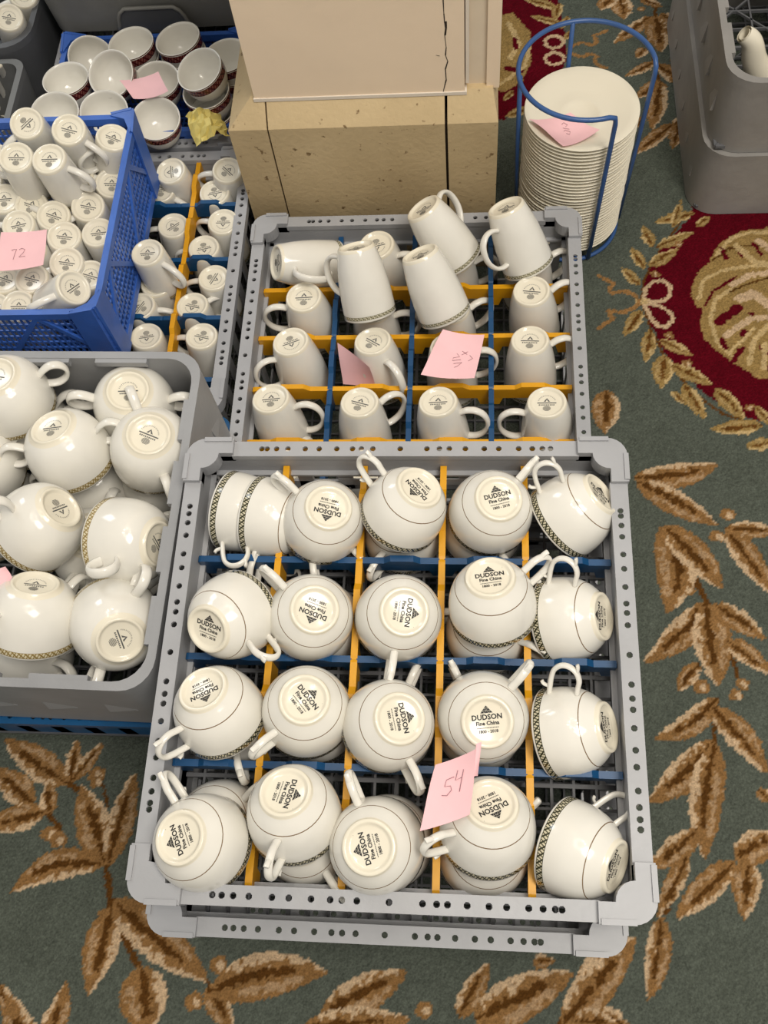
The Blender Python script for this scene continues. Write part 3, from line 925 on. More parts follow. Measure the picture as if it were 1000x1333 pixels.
tm = MB().lathe(vessel_profile(CUP_OUT, .0252, .0030), 48).mesh('body', 'teacup')
hp = [(.0395, -.0205), (.0455, -.0175), (.0530, -.0135), (.0625, -.0135), (.0700, -.0190), (.0722, -.0270), (.0690, -.0350), (.0610, -.0410), (.0530, -.0452), (.0455, -.0490)]
hm = handle_xz(hp, [.0042] * 46, [.0027] * 46)
hm.sweep(spline([(.0610, 0, -.0128), (.0665, 0, -.0100), (.0700, 0, -.0095)], 4), .0030, .0018, 8)   # thumb spur
hm.sweep(spline([(.0520, 0, -.0452), (.0560, 0, -.0510), (.0600, 0, -.0520)], 4), .0028, .0017, 8)   # curl at the lower end
PROTO['teacup'] = [('body', tm), ('handle', hm.mesh('handle', 'handle')), ('backstamp', stamp_mesh(ST_D, -.0033, scale=1.1, dy=.003))]
PH = {'teacup': .062, 'mug': .100, 'smallmug': .084, 'soup': .070}
RH = {'teacup': .066, 'mug': .066, 'smallmug': .058, 'soup': .074}
tm = MB().lathe(vessel_profile(MUG_OUT, .0264, .0032), 44).mesh('body', 'mug')
hp = [(.0305, -.0210), (.0400, -.0160), (.0520, -.0160), (.0625, -.0240), (.0668, -.0380), (.0650, -.0530), (.0570, -.0660), (.0460, -.0725), (.0360, -.0735)]
PROTO['mug'] = [('body', tm), ('handle', handle_xz(hp, [.0058] * 41, [.0034] * 41).mesh('handle', 'handle')), ('backstamp', stamp_mesh(ST_S, -.0033, mat='ink2', scale=1.35, dy=.0008))]
tm = MB().lathe(vessel_profile(SMUG_OUT, .0240, .0028), 40).mesh('body', 'smallmug')
hp = [(.0245, -.0140), (.0345, -.0160), (.0460, -.0225), (.0525, -.0330), (.0520, -.0460), (.0450, -.0560), (.0360, -.0590), (.0268, -.0570)]
PROTO['smallmug'] = [('body', tm), ('handle', handle_xz(hp, [.0052] * 36, [.0034] * 36).mesh('handle', 'handle')), ('backstamp', stamp_mesh(ST_S, -.0033, mat='ink2', scale=1.2, dy=.0008))]
tm = MB().lathe(vessel_profile(SOUP_OUT, .0270, .0030), 48).mesh('body', 'soup')
hp = [(.0470, -.0250), (.0560, -.0180), (.0660, -.0150), (.0760, -.0200), (.0800, -.0310), (.0765, -.0420), (.0670, -.0480), (.0580, -.0475), (.0510, -.0445)]
ha = handle_xz(hp, [.0064] * 41, [.0030] * 41)
hb = MB(); hb.v = [(-x, y, z) for x, y, z in ha.v]; hb.f = [f[::-1] for f in ha.f]; hb.sm = ha.sm
PROTO['soup'] = [('body', tm), ('handle', ha.mesh('handle', 'handle')), ('handle', hb.mesh('handle', 'handle')), ('backstamp', stamp_mesh(ST_S, -.0033, mat='ink2', scale=1.3, dy=.0008))]


def lip_point(Fp, lpx, h):
    """point on the pixel's ray at distance h from the foot, taking the deeper solution"""
    d = ray(*lpx).normalized(); e = CP - Fp
    b = e.dot(d); c = e.dot(e) - h * h; D = b * b - c
    t = -b + (math.sqrt(D) if D > 0 else 0.0)
    return CP + d * t


def scan(center, ax, rad, hpx, ref=None):
    """unit vector perpendicular to ax whose tip projects nearest to pixel hpx"""
    u = ax.orthogonal().normalized(); v = ax.cross(u); best = None
    for k in range(180):
        a = 2 * math.pi * k / 180; e = u * math.cos(a) + v * math.sin(a)
        p = proj(center + e * rad); d = math.hypot(p[0] - hpx[0], p[1] - hpx[1])
        if best is None or d < best[0]: best = (d, e)
    return best[1]


NAMES = {'teacup': 'teacup', 'mug': 'tall_mug', 'smallmug': 'small_mug', 'soup': 'soup_cup'}
CATS = {'teacup': 'teacup', 'mug': 'mug', 'smallmug': 'mug', 'soup': 'soup cup'}


def place(kind, fpx, zf, lpx, hpx, label, group=None, up=None, F3=None, L3=None):
    h = PH[kind]
    Fp = F3 if F3 is not None else at(fpx[0], fpx[1], zf)
    if L3 is not None: Lp = L3
    elif lpx is None: Lp = Fp - Vector((0, 0, h))
    else: Lp = lip_point(Fp, lpx, h)
    ax = (Fp - Lp).normalized()
    if hpx is None:
        a = random.uniform(0, 6.28); u = ax.orthogonal().normalized(); hd = u * math.cos(a) + ax.cross(u) * math.sin(a)
    elif hpx == 'away':
        d = Fp - CP; hd = (d - ax * d.dot(ax)).normalized()
    else: hd = scan(Fp - ax * h * .42, ax, RH[kind], hpx)
    yd = ax.cross(hd)
    m = Matrix((hd, yd, ax)).transposed().to_4x4(); m.translation = Fp
    root = thing(NAMES[kind], label, CATS[kind], group=group)
    root.matrix_world = m
    for nm, me in PROTO[kind]:
        o = link(nm, me, root)
        if nm == 'backstamp':
            if up is None: ang = random.uniform(0, 6.28)
            else:
                p0 = proj(Fp); best = None
                for k in range(120):
                    a = 2 * math.pi * k / 120; e = hd * -math.sin(a) + yd * math.cos(a)
                    q0 = proj(Fp + e * .01); dx, dy = q0[0] - p0[0], q0[1] - p0[1]; L = math.hypot(dx, dy) + 1e-9
                    s = (dx * up[0] + dy * up[1]) / L
                    if best is None or s > best[0]: best = (s, a)
                ang = best[1]
            o.rotation_euler = (0, 0, ang); o['label'] = 'black printed maker\'s stamp'
    return root


# ------------------------------------------------------------------ teacups in the front rack
ROWS = ['row nearest tall mugs', 'second row from tall mugs', 'third row from tall mugs', 'row farthest from tall mugs']
COLS = ['soup-cup side column', 'second column from soup cups', 'middle column', 'second column from the outer side', 'outer side column']
cups = [  # row, col, foot px, foot z, lip px, handle px, stamp-up
    (0, 0, (360, 676), .326, (297, 664), (306, 730), (-1, 0)),
    (0, 1, (428, 660), .388, (419, 684), (372, 634), (-.2, 1)),
    (0, 2, (547, 633), .392, (520, 673), (486, 614), (-.7, .5)),
    (0, 3, (650, 648), .388, (636, 672), (683, 616), (-.3, -1)),
    (0, 4, (784, 641), .358, (728, 681), (712, 610), (.2, -1)),
    (1, 0, (269, 820), .388, (314, 796), (342, 846), (.1, -1)),
    (1, 1, (410, 793), .388, (403, 806), (360, 758), (-.4, 1)),
    (1, 2, (527, 796), .390, (517, 806), (510, 868), (1, .15)),
    (1, 3, (638, 750), .400, (642, 796), (704, 737), (-.2, -1)),
    (1, 4, (787, 802), .345, (717, 808), (738, 738), (-1, -.3)),
    (2, 0, (263, 896), .390, (292, 936), (227, 962), (.3, 1)),
    (2, 1, (396, 910), .390, (400, 930), (346, 968), (.8, -.6)),
    (2, 2, (521, 935), .392, (502, 946), (537, 1008), (1, -.2)),
    (2, 3, (635, 940), .388, (628, 932), (676, 880), (-.1, -1)),
    (2, 4, (793, 946), .345, (719, 955), (735, 875), (-1, 0)),
    (3, 0, (233, 1090), .396, (272, 1098), (228, 1026), (-.9, .5)),
    (3, 1, (371, 1030), .396, (386, 1068), (356, 1118), (.9, .2)),
    (3, 2, (480, 1103), .390, (493, 1100), (462, 1028), (-1, .3)),
    (3, 3, (640, 1045), .394, (634, 1086), (562, 1102), (.6, 1)),
    (3, 4, (804, 1129), .348, (728, 1098), (796, 1046), (-.9, -.3)),
]
for r, c, f, z, l, hpx, up in cups:
    st = 'lying on its side' if c == 4 or (r, c) == (0, 0) else 'upside down'
    place('teacup', f, z, l, hpx, 'white teacup %s, %s, %s' % (st, ROWS[r], COLS[c]), 'teacups in the front rack', up)
# second layer underneath
low_handles = {(0, 2): (498, 722), (1, 0): (336, 728), (2, 0): (312, 998), (2, 3): (590, 872), (3, 2): (430, 1050), (3, 1): (418, 1130), (3, 0): (300, 1050), (3, 3): (690, 1050), (1, 3): (703, 850), (0, 1): (462, 722)}
for r in range(4):
    for c in range(5):
        if c == 4: continue
        x = AX + (-.184 + .092 * c); y = AY + .1695 - .113 * r
        if (r, c) == (0, 0):
            _f1 = at(360, 676, .326); _ax = (_f1 - lip_point(_f1, (297, 664), .062)).normalized(); _f2 = _f1 + _ax * .036
            place('teacup', None, 0, None, (374, 742), 'white teacup nested behind the side-lying one, row nearest tall mugs', 'lower teacups in the front rack', None, _f2, _f2 - _ax * .062)
            continue
        F3 = Vector((x + random.uniform(-.004, .004), y + random.uniform(-.006, .006) - .004, .268 + .064 + .004))
        if (r, c) == (3, 3): F3 += Vector((.004, -.010, .006))
        if (r, c) == (3, 1): F3 += Vector((.006, -.010, .006))
        if (r, c) == (1, 3): F3 += Vector((.002, -.010, .006))
        L3 = F3 + Vector((random.uniform(-.006, .006), random.uniform(-.006, .006), -.062))
        L3 = F3 + (L3 - F3).normalized() * .062
        place('teacup', None, 0, None, low_handles.get((r, c)), 'lower white teacup under another, %s, %s' % (ROWS[r], COLS[c]), 'lower teacups in the front rack', None, F3, L3)

# ------------------------------------------------------------------ tall mugs
MR = ['row nearest the pillar', 'second row from the pillar', 'third row from the pillar', 'fourth row from the pillar', 'row against the teacup rack']
MC = ['column beside small mugs', 'second column from small mugs', 'second column from carpet', 'column beside carpet']
mugs = [
    ('tall white mug lying on its side, ' + MR[0], (359, 342), .175, (438, 346), (420, 365), (1, .2)),
    ('tall white mug half hidden behind a stacked mug, ' + MR[0], (490, 318), .178, (505, 372), (520, 338), None),
    ('tall white mug stacked on another, ' + MR[1] + ', ' + MC[1], (463, 320), .245, (482, 408), (425, 350), (-.1, -1)),
    ('tall white mug stacked on another, ' + MR[1] + ', ' + MC[2], (546, 329), .245, (580, 410), 'away', (-.1, -1)),
    ('tall white mug stacked on another, %s, %s' % (MR[0], MC[2]), (550, 270), .240, (597, 338), (592, 262), (.3, -1)),
    ('tall white mug stacked on another, %s, %s' % (MR[0], MC[3]), (658, 268), .240, (688, 346), (634, 328), (.3, -1)),
    ('tall white mug, %s, %s' % (MR[1], MC[0]), (395, 386), .172, (412, 436), (358, 415), (.1, -1)),
    ('tall white mug, %s, %s' % (MR[1], MC[3]), (692, 378), .172, (696, 430), (738, 382), (.2, -1)),
    ('tall white mug, %s, %s' % (MR[2], MC[0]), (378, 444), .172, (400, 500), (350, 486), (.3, 1)),
    ('tall white mug with handle beside a pink slip, ' + MR[2], (485, 443), .172, (500, 502), (516, 490), (.8, -.8)),
    ('tall white mug under the pink slip, %s' % MR[2], (584, 452), .168, (590, 505), (634, 470), None),
    ('tall white mug, %s, %s' % (MR[2], MC[3]), (690, 442), .172, (691, 500), (743, 455), (.1, -1)),
    ('tall white mug, %s, %s' % (MR[3], MC[0]), (352, 518), .176, (374, 574), (414, 540), (.1, -1)),
    ('tall white mug, %s, %s' % (MR[3], MC[1]), (468, 523), .176, (478, 578), (520, 526), (.5, -1)),
    ('tall white mug, %s, %s' % (MR[3], MC[2]), (570, 522), .176, (580, 578), (628, 550), (0, -1)),
    ('tall white mug, %s, %s' % (MR[3], MC[3]), (712, 523), .176, (713, 578), (656, 552), (0, -1)),
]
for lb, f, z, l, hpx, up in mugs:
    place('mug', f, z, l, hpx, lb, 'tall mugs in the rack by the pillar', up)
for (x, y), hpx, lb in (((.058 - .116, .087), (524, 420), 'second row, under a stacked mug beside the small-mug side'), ((.058, .085), (634, 404), 'second row, under a stacked mug beside the pink slip'),
                        ((.062, .176), (643, 346), 'pillar row, under a stacked mug in the middle'), ((.176, .174), (736, 338), 'pillar row, under a stacked mug by the carpet'),
                        ((-.172, -.176), None, 'row against the teacup rack, by the small-mug rack'), ((-.058, -.176), None, 'row against the teacup rack, second column'),):
    F3 = Vector((MX + x, MY + y, .150)); L3 = F3 - Vector((0, 0, .1))
    place('mug', None, 0, None, hpx, 'tall white mug, ' + lb, 'tall mugs in the rack by the pillar', None, F3, L3)

# ------------------------------------------------------------------ small mugs in the rack under the crate
sm = [
    ((222, 222), .190, (246, 262), None), ((296, 221), .188, (306, 262), None), ((279, 250), .168, (294, 292), (303, 258)), ((208, 246), .168, (226, 282), (240, 270)),
    ((225, 293), .165, (240, 336), None), ((290, 288), .168, (304, 330), (263, 297)), ((265, 322), .166, (280, 365), None), ((278, 361), .166, (294, 404), None),
    ((181, 398), .166, (204, 438), (214, 410)), ((250, 397), .166, (268, 440), (283, 402)), ((190, 437), .166, (208, 480), None), ((262, 437), .166, (278, 480), (230, 448)),
]
CELL = ['cell nearest the bowls', 'second cell from the bowls', 'third cell from the bowls', 'cell nearest the soup cups']
CI = [(0, 0), (1, 0), (1, 0), (0, 0), (0, 1), (1, 1), (1, 1), (1, 2), (0, 2), (1, 2), (0, 3), (1, 3)]
for k, (f, z, l, hpx) in enumerate(sm):
    place('smallmug', f, z - .008, l, hpx or (f[0] - 36, f[1] + 14), 'small white mug, %s side of yellow divider, %s' % (('crate', 'rack-wall')[CI[k][0]], CELL[CI[k][1]]), 'small mugs in the divided rack')
place('smallmug', (191, 328), .222, (216, 372), (240, 364), 'small white mug tilted on top of another, against yellow divider', 'small mugs in the divided rack', (.1, -1))
place('smallmug', (203, 368), .160, (222, 406), None, 'small white mug beneath the tilted one in the divided rack', 'small mugs in the divided rack')


# ------------------------------------------------------------------ blue mesh crates
def mesh_crate(label, x0, x1, y0, y1, zb, zt, mat='royal', flare=.012, cell=.0085, walls=('x1', 'y0', 'y1', 'x0'), group=None, rz=0.0):
    cx, cy = (x0 + x1) / 2, (y0 + y1) / 2; hx, hy = (x1 - x0) / 2, (y1 - y0) / 2; H = zt - zb
    root = thing('mesh_crate', label, 'crate', (cx, cy, zb), rz, group)

    def wall(A, B, nrm):
        """A-B top corners of the wall, walls lean outwards upwards by flare; slotted lattice with diagonal braces"""
        A, B, nrm = Vector(A), Vector(B), Vector(nrm); L = (B - A).length; d = (B - A) / L
        t = .0022

        def P(s, z, o=0.0):
            q = A + d * s + nrm * (o - flare * (1 - z / H)); q.z = z; return q
        mb = MB()

        def bar(s0, z0, s1, z1, w, o=0.0, tt=t):
            a, b = P(s0, z0, o), P(s1, z1, o); e = (b - a).normalized(); side = e.cross(nrm).normalized() * w / 2; n2 = nrm * tt / 2
            mb.hexa([a - side - n2, b - side - n2, b + side - n2, a + side - n2], [a - side + n2, b - side + n2, b + side + n2, a + side + n2])
        n = int(L / cell)
        for k in range(1, n): bar(L * k / n, .012, L * k / n, H - .012, .0024)
        m = max(2, int(H / .014))
        for k in range(1, m): bar(0, H * k / m, L, H * k / m, .0030)
        lat = mb.build('lattice_panel', mat, root)
        mb = MB(); kz = max(2, int(round(L / (H * 1.1))))
        for k in range(kz):
            s0, s1 = L * k / kz, L * (k + 1) / kz; sm_ = (s0 + s1) / 2
            bar(s0, .01, sm_, H - .01, .007, .002, .004); bar(sm_, H - .01, s1, .01, .007, .002, .004)
        mb.build('diagonal_brace', mat, root)
        mb = MB(); bar(0, H - .005, L, H - .005, .012, .0, .009); mb.build('top_rail', mat, root)
        mb = MB(); bar(0, .007, L, .007, .014, 0, .006); mb.build('bottom_rail', mat, root)
    W = {'x1': ((hx, -hy, 0), (hx, hy, 0), (1, 0, 0)), 'x0': ((-hx, hy, 0), (-hx, -hy, 0), (-1, 0, 0)),
         'y0': ((-hx, -hy, 0), (hx, -hy, 0), (0, -1, 0)), 'y1': ((hx, hy, 0), (-hx, hy, 0), (0, 1, 0))}
    for k in walls: wall(*W[k])
    for sx in (1, -1):
        for sy in (1, -1):
            mb = MB(); e = .034; g = .006; f = flare
            # angled corner shroud standing proud of the rail
            for (ax, ay, bx, by) in ((hx, hy, hx - e, hy), (hx, hy, hx, hy - e)):
                px, py = (0, g) if ay == by else (g, 0)
                lo = [((ax - f) * sx, (ay - f) * sy, .0), ((bx - f) * sx, (by - f) * sy, .0), ((bx - f + px) * sx, (by - f + py) * sy, .0), ((ax - f + px) * sx, (ay - f + py) * sy, .0)]
                hi = [((ax + .002) * sx, (ay + .002) * sy, H + .012), ((bx + .002) * sx, (by + .002) * sy, H + .004), ((bx + px) * sx, (by + py) * sy, H + .004), ((ax + px) * sx, (ay + py) * sy, H + .012)]
                mb.hexa(lo, hi)
            mb.hexa([((hx - e) * sx, (hy + .001) * sy, H - .012), ((hx + .003) * sx, (hy + .003) * sy, H - .012), ((hx + .001) * sx, (hy - e) * sy, H - .012), ((hx - .010) * sx, (hy - .010) * sy, H - .012)],
                    [((hx - e) * sx, (hy + .001) * sy, H + .003), ((hx + .004) * sx, (hy + .004) * sy, H + .012), ((hx + .001) * sx, (hy - e) * sy, H + .003), ((hx - .010) * sx, (hy - .010) * sy, H + .006)])
            mb.build('corner_post', mat, root)
    base_grid(root, hx - flare - .002, hy - flare - .002, .001, .012, mat, .0035)
    return root


CZT = .300
CRX, CY0, CY1 = -.500, .732, 1.078
mesh_crate('royal blue mesh crate heaped with small white mugs, on the divided rack', -.84, CRX, CY0, CY1, .170, CZT, flare=.004)
crate_mugs = [
    ('small white mug tipped over at the crate edge by the bowls', (89, 168), .335, (108, 206), (112, 190), (.3, -1)),
    ('small white mug with handle out, lying on the heap in the blue crate', (63, 206), .340, (93, 250), (126, 238), (.1, -1)),
    ('small white mug standing against the blue crate corner post, handle sideways', (147, 178), .305, (150, 228), (114, 206), None),
    ('small white mug on its side at the back of the crate heap', (34, 160), .330, (58, 194), (20, 190), None),
    ('small white mug stacked on another in the blue crate', (20, 204), .335, (46, 246), (0, 220), (.1, -1)),
    ('small white mug resting against the front corner of the blue crate', (97, 374), .300, (66, 398), (40, 400), (-.6, -.8)),
]
for lb, f, z, l, hpx, up in crate_mugs:
    place('smallmug', f, z, l, hpx, lb, 'small mugs heaped in the blue crate', up)
for f, z in (((4, 258), 0.270), ((40, 266), 0.264), ((23, 292), 0.266), ((69, 280), 0.266), ((114, 268), 0.266), ((83, 307), 0.264), ((127, 302), 0.262), ((86, 341), 0.264),
             ((116, 358), 0.254), ((40, 362), 0.264), ((23, 398), 0.264), ((145, 238), 0.256), ((5, 362), 0.262), ((38, 326), 0.260), ((-6, 206), 0.274), ((-10, 400), 0.259), ((100, 228), 0.258)):
    n = Vector((610, 1210)) - Vector(f); n = n.normalized() * 44
    place('smallmug', f, z, (f[0] + n.x + random.uniform(-6, 6), f[1] + n.y + random.uniform(-5, 3)), (f[0] - 40, f[1] + random.uniform(-30, 40)), 'small white mug packed upside down among others in blue crate', 'small mugs heaped in the blue crate', (random.uniform(-.2, .6), -1))

for i in range(2):
    for j in range(4):
        F3 = Vector((-.800 + i * .072, .780 + j * .072, .262 + random.uniform(-.004, .006)))
        place('smallmug', None, 0, None, None, 'small white mug packed upside down among others in blue crate', 'small mugs heaped in the blue crate', None, F3, F3 - Vector((random.uniform(-.008, .008), random.uniform(-.008, .008), .083)).normalized() * .084)

# ------------------------------------------------------------------ two-handled soup cups
soup = [
    ('white two-handled soup cup stacked at the crate side of the grey rack', (-8, 488), .358, (22, 530), (58, 487), None),
    ('white two-handled soup cup beneath the stacked one, crate side', (18, 536), .285, (52, 566), (92, 520), None),
    ('white two-handled soup cup in the back corner, handles spread wide', (166, 508), .322, (180, 538), (240, 522), (0, -1)),
    ('white two-handled soup cup tilted with gold band showing, on another cup', (66, 555), .335, (101, 602), (146, 556), (.3, -1)),
    ('white two-handled soup cup under the tilted gold-banded one', (106, 604), .245, (132, 640), (160, 610), None),
    ('white two-handled soup cup beside the rack wall near the tall mugs', (193, 565), .335, (202, 594), (221, 636), (.5, -1)),
    ('white two-handled soup cup under the one by the rack wall', (205, 608), .240, (212, 632), (192, 654), None),
    ('white two-handled soup cup leaning towards the rack wall, gold band left', (80, 660), .325, (38, 698), (20, 655), (.6, .9)),
    ('white two-handled soup cup tipped on its side, foot against rack wall', (208, 708), .315, (146, 704), (130, 742), (.7, -1)),
    ('white two-handled soup cup half covered by the tipped one', (116, 696), .252, (122, 722), (93, 756), (-.2, -1)),
    ('white two-handled soup cup with pink slip, stacked on another', (46, 758), .335, (42, 826), (104, 774), (.5, -1)),
    ('white two-handled soup cup at the bottom under the pink slip', (38, 816), .240, (40, 862), (84, 872), None),
    ('white two-handled soup cup in the front corner, foot and stamp showing', (157, 834), .320, (148, 804), (184, 760), (.8, -.3)),
    ('white two-handled soup cup beneath the front corner one', (142, 790), .240, (146, 812), (208, 756), None),
    ('white two-handled soup cup at the outer side with handles towards the crate', (-34, 590), .318, (-20, 612), (26, 572), None),
    ('white two-handled soup cup lying low by the outer side handles', (-26, 655), .236, (-14, 690), (34, 618), None),
]
for lb, f, z, l, hpx, up in soup:
    place('soup', f, z, l, hpx, lb, 'two-handled soup cups in the grey open rack', up)

for x, y, lb in ((-.765, .30, 'in the outer front corner'), (-.770, .43, 'in the outer middle'), (-.765, .56, 'in the outer back corner')):
    F3 = Vector((x, y, .232)); place('soup', None, 0, None, None, 'white two-handled soup cup standing low ' + lb + ' of the grey rack', 'two-handled soup cups in the grey open rack', None, F3, F3 - Vector((0, 0, .07)))

# ------------------------------------------------------------------ maroon-banded bowls and their crate
def bowl_mesh():
    out = [(.0385, .0), (.0382, -.006), (.0375, -.016), (.0356, -.027), (.0318, -.037), (.0262, -.0435), (.0225, -.0455), (.0220, -.050), (.0190, -.050), (.0180, -.0475), (0, -.047)]
    inn = [(0, -.0435), (.0200, -.0420), (.0290, -.0350), (.0340, -.0260), (.0350, -.015), (.0358, -.004), (.0370, .0006)]
    return MB().lathe(inn + out, 44).mesh('bowl', 'maroon')


BOWL = bowl_mesh()


def bowl(cpx, z, fpx, label, L3=None, C3=None):
    C = C3 if C3 is not None else at(cpx[0], cpx[1], z)
    Fp = C - Vector((0, 0, .05)) if fpx is None else lip_point(C, fpx, .05)
    ax = (C - Fp).normalized(); u = ax.orthogonal().normalized(); v = ax.cross(u)
    m = Matrix((u, v, ax)).transposed().to_4x4(); m.translation = C
    o = link('banded_bowl', BOWL); o.matrix_world = m
    tag(o, label, 'bowl', 'maroon-banded bowls in the blue crate'); return C, ax


mesh_crate('blue mesh crate inside the grey rack, holding maroon-banded bowls', -.706, -.386, 1.176, 1.394, .009, .178, flare=.006)
BW = [((85, 102), .226, (100, 134), 'tilted back on top of another at the outer end'), ((119, 76), .196, (120, 92), 'facing up behind the outer one'), ((170, 56), .225, (184, 88), 'at the tote side, next to its pair'),
      ((231, 50), .225, (246, 82), 'at the tote side, standing on another'), ((144, 96), .240, (162, 112), 'leaning in the middle beside the pink slip'), ((203, 104), .214, (214, 132), 'under the pink slip'),
      ((259, 90), .256, (278, 116), 'tilted on top of a stack by the pillar'), ((294, 72), .225, (306, 104), 'behind the stack, against the pillar'), ((71, 146), .240, (84, 172), 'at the outer end by the white mugs'),
      ((135, 144), .232, (146, 170), 'in the row by the white mugs'), ((203, 154), .220, (212, 178), 'nearest the blue crate corner post')]
for c, z, f, lb in BW:
    C, ax = bowl(c, z, f, 'white bowl with maroon patterned band, ' + lb)
    if c[0] in (231, 170, 294):
        bowl(None, 0, None, 'maroon-banded bowl beneath the one ' + lb, None, C - ax * .020 - Vector((0, 0, .008)))
for k, (dx, dy) in enumerate(((268, 118), (276, 143))):
    bowl((dx, dy), .218 - .028 * k, (dx + 12, dy + 30), 'maroon-banded bowl %s in the stack by the pillar' % ('second', 'lowest')[k])


# ------------------------------------------------------------------ saucers in the wire carrier
SX, SY = .160, 1.120


def saucer_mesh():
    top = [(0, .0038), (.024, .0038), (.027, .0066), (.033, .0050), (.050, .0085), (.070, .0145), (.0835, .0182), (.0845, .0178)]
    bot = [(.0838, .0166), (.070, .0122), (.050, .0055), (.040, .0030), (.039, .0), (.036, .0), (.035, .0022), (0, .0022)]
    return MB().lathe(top + bot, 56).mesh('saucer', 'white')


SM = saucer_mesh(); NS = 35
for k in range(NS):
    o = link('saucer', SM); o.location = (SX + random.uniform(-.0006, .0006), SY + random.uniform(-.0006, .0006), .0085 + k * .00655)
    o.rotation_euler = (random.uniform(-.002, .002), random.uniform(-.002, .002), random.uniform(0, 6))
    if k == NS - 1: tag(o, 'topmost white saucer of the stack, under the pink slip', 'saucer', 'saucers in the blue wire carrier')
    else: tag(o, 'white saucer in the tall stack inside the blue wire carrier', 'saucer', 'saucers in the blue wire carrier')
ZTOP = .0085 + NS * .00655 + .0107
root = thing('plate_carrier', 'blue coated wire carrier around the stack of white saucers', 'plate carrier', (SX, SY, 0))
RC = .0965; ZR = .318; WR = .0036


def ring_pt(deg, r=RC, z=ZR): return Vector((r * math.cos(math.radians(deg)), r * math.sin(math.radians(deg)), z))


A0, A1 = 2, 292   # ring runs anticlockwise from the right-hand post to the front post
RB = .087
pts = [ring_pt(A0, RB, WR + .002), ring_pt(A0, (RB + RC) / 2, .15), ring_pt(A0, z=ZR - .016), ring_pt(A0 + 1, z=ZR - .005)]
pts += [ring_pt(a) for a in np.linspace(A0 + 7, A1 - 6, 44)]
pts += [ring_pt(A1 - 1, z=ZR - .004), ring_pt(A1, z=ZR - .014), ring_pt(A1, (RB + RC) / 2, .15), ring_pt(A1, RB, WR + .002)]
MB().tube(pts, WR, 10).build('hoop', 'wire', root)
for a in (100, 186):
    MB().tube([ring_pt(a, RB, WR), ring_pt(a, (RB + RC) / 2, .16), ring_pt(a, RC - .002, ZR)], WR * .95, 8).build('upright', 'wire', root)
MB().tube([ring_pt(a, RB - .004, WR) for a in np.linspace(0, 354, 48)], WR, 8, True).build('base_ring', 'wire', root)
for a in (10, 100):
    MB().tube([ring_pt(a, RB - .004, WR + .001), ring_pt(a, 0, WR + .001), ring_pt(a + 180, RB - .004, WR + .001)], WR * .9, 8).build('base_bar', 'wire', root)


# ------------------------------------------------------------------ teapots at right
def teapot(label, loc, rz, s=1.0):
    root = thing('teapot', label, 'teapot', loc, rz, 'teapots in the worn grey rack'); root.scale = (s, s, s)
    body = [(0, .003), (.030, .003), (.031, 0), (.035, 0), (.037, .006), (.046, .014), (.056, .032), (.060, .052), (.057, .074), (.048, .092), (.038, .102), (.034, .106), (.031, .104), (.034, .098), (.044, .086), (.052, .070), (.055, .052), (.050, .032), (.038, .014), (0, .008)]
    MB().lathe(body, 44).build('body', 'white', root)
    lid = [(0, .124), (.007, .123), (.009, .118), (.006, .113), (.012, .110), (.026, .107), (.033, .103), (.030, .101), (0, .101)]
    MB().lathe(lid, 36).build('lid', 'white', root)
    P = spline([(-.050, 0, .030), (-.072, 0, .040), (-.088, 0, .064), (-.098, 0, .090), (-.110, 0, .102)], 6)
    n = len(P); R = [.020 * (1 - .50 * k / (n - 1)) for k in range(n)]
    sp = MB().tube(P, R, 14); sp.f.pop(); sp.sm.pop()
    # inner skin so the mouth of the spout is open
    sp.tube(P[-8:], [r * .72 for r in R[-8:]], 12)
    sp.f.pop(); sp.sm.pop()
    sp.build('spout', 'white', root)
    H = spline([(.046, 0, .090), (.068, 0, .100), (.092, 0, .088), (.098, 0, .062), (.084, 0, .036), (.056, 0, .030)], 6)
    MB().sweep(H, .0055, .0042, 8).build('handle', 'white', root)
    return root


_tip = at(969, 44, .1412 + .102 * 1.25)
teapot('white teapot with spout pointing at the saucer carrier', (_tip.x + .110 * 1.25, _tip.y, .1412), 0.0, 1.25)
teapot('white teapot behind the spouted one, handle towards the carrier', (.555, 1.470, .1412), math.radians(160), 1.15)


# ------------------------------------------------------------------ totes and bins at the back
def bin_(name, label, cx, cy, zb, hx, hy, H, mat, r=.04, flare=-.02, cat='bin', slot=False):
    root = thing(name, label, cat, (cx, cy, zb))
    ring_wall(hx, hy, r, 0, H, .004, flare, 0, None, 'wall', mat, root, lip=.006)
    P = rr_path(hx + flare - .003, hy + flare - .003, r)
    MB().prism(P, .0, .004).build('bottom', mat, root)
    if slot:
        # hand-hold on the long side: raised arch, pocket shade put into its dark colour
        y = -hy + flare * .55 - .004
        arch = [(-.066, .004)] + [(-.050 * math.cos(math.radians(a)) * 1.2, .022 + .030 * min(1, 1.5 * math.sin(math.radians(a)))) for a in range(0, 181, 15)] + [(.066, .004)]
        MB().prism(arch, y - .0015, y + .003, 'y').build('hand_hold_shade', 'greydark', root)
        MB().tube([(u, y - .001, v) for u, v in arch], .0035, 8).build('hand_hold_rim', mat, root)
        MB().box(-.12, -.02, -hy - .008, -hy - .003, .12, .15).build('label_holder', mat, root)
    return root


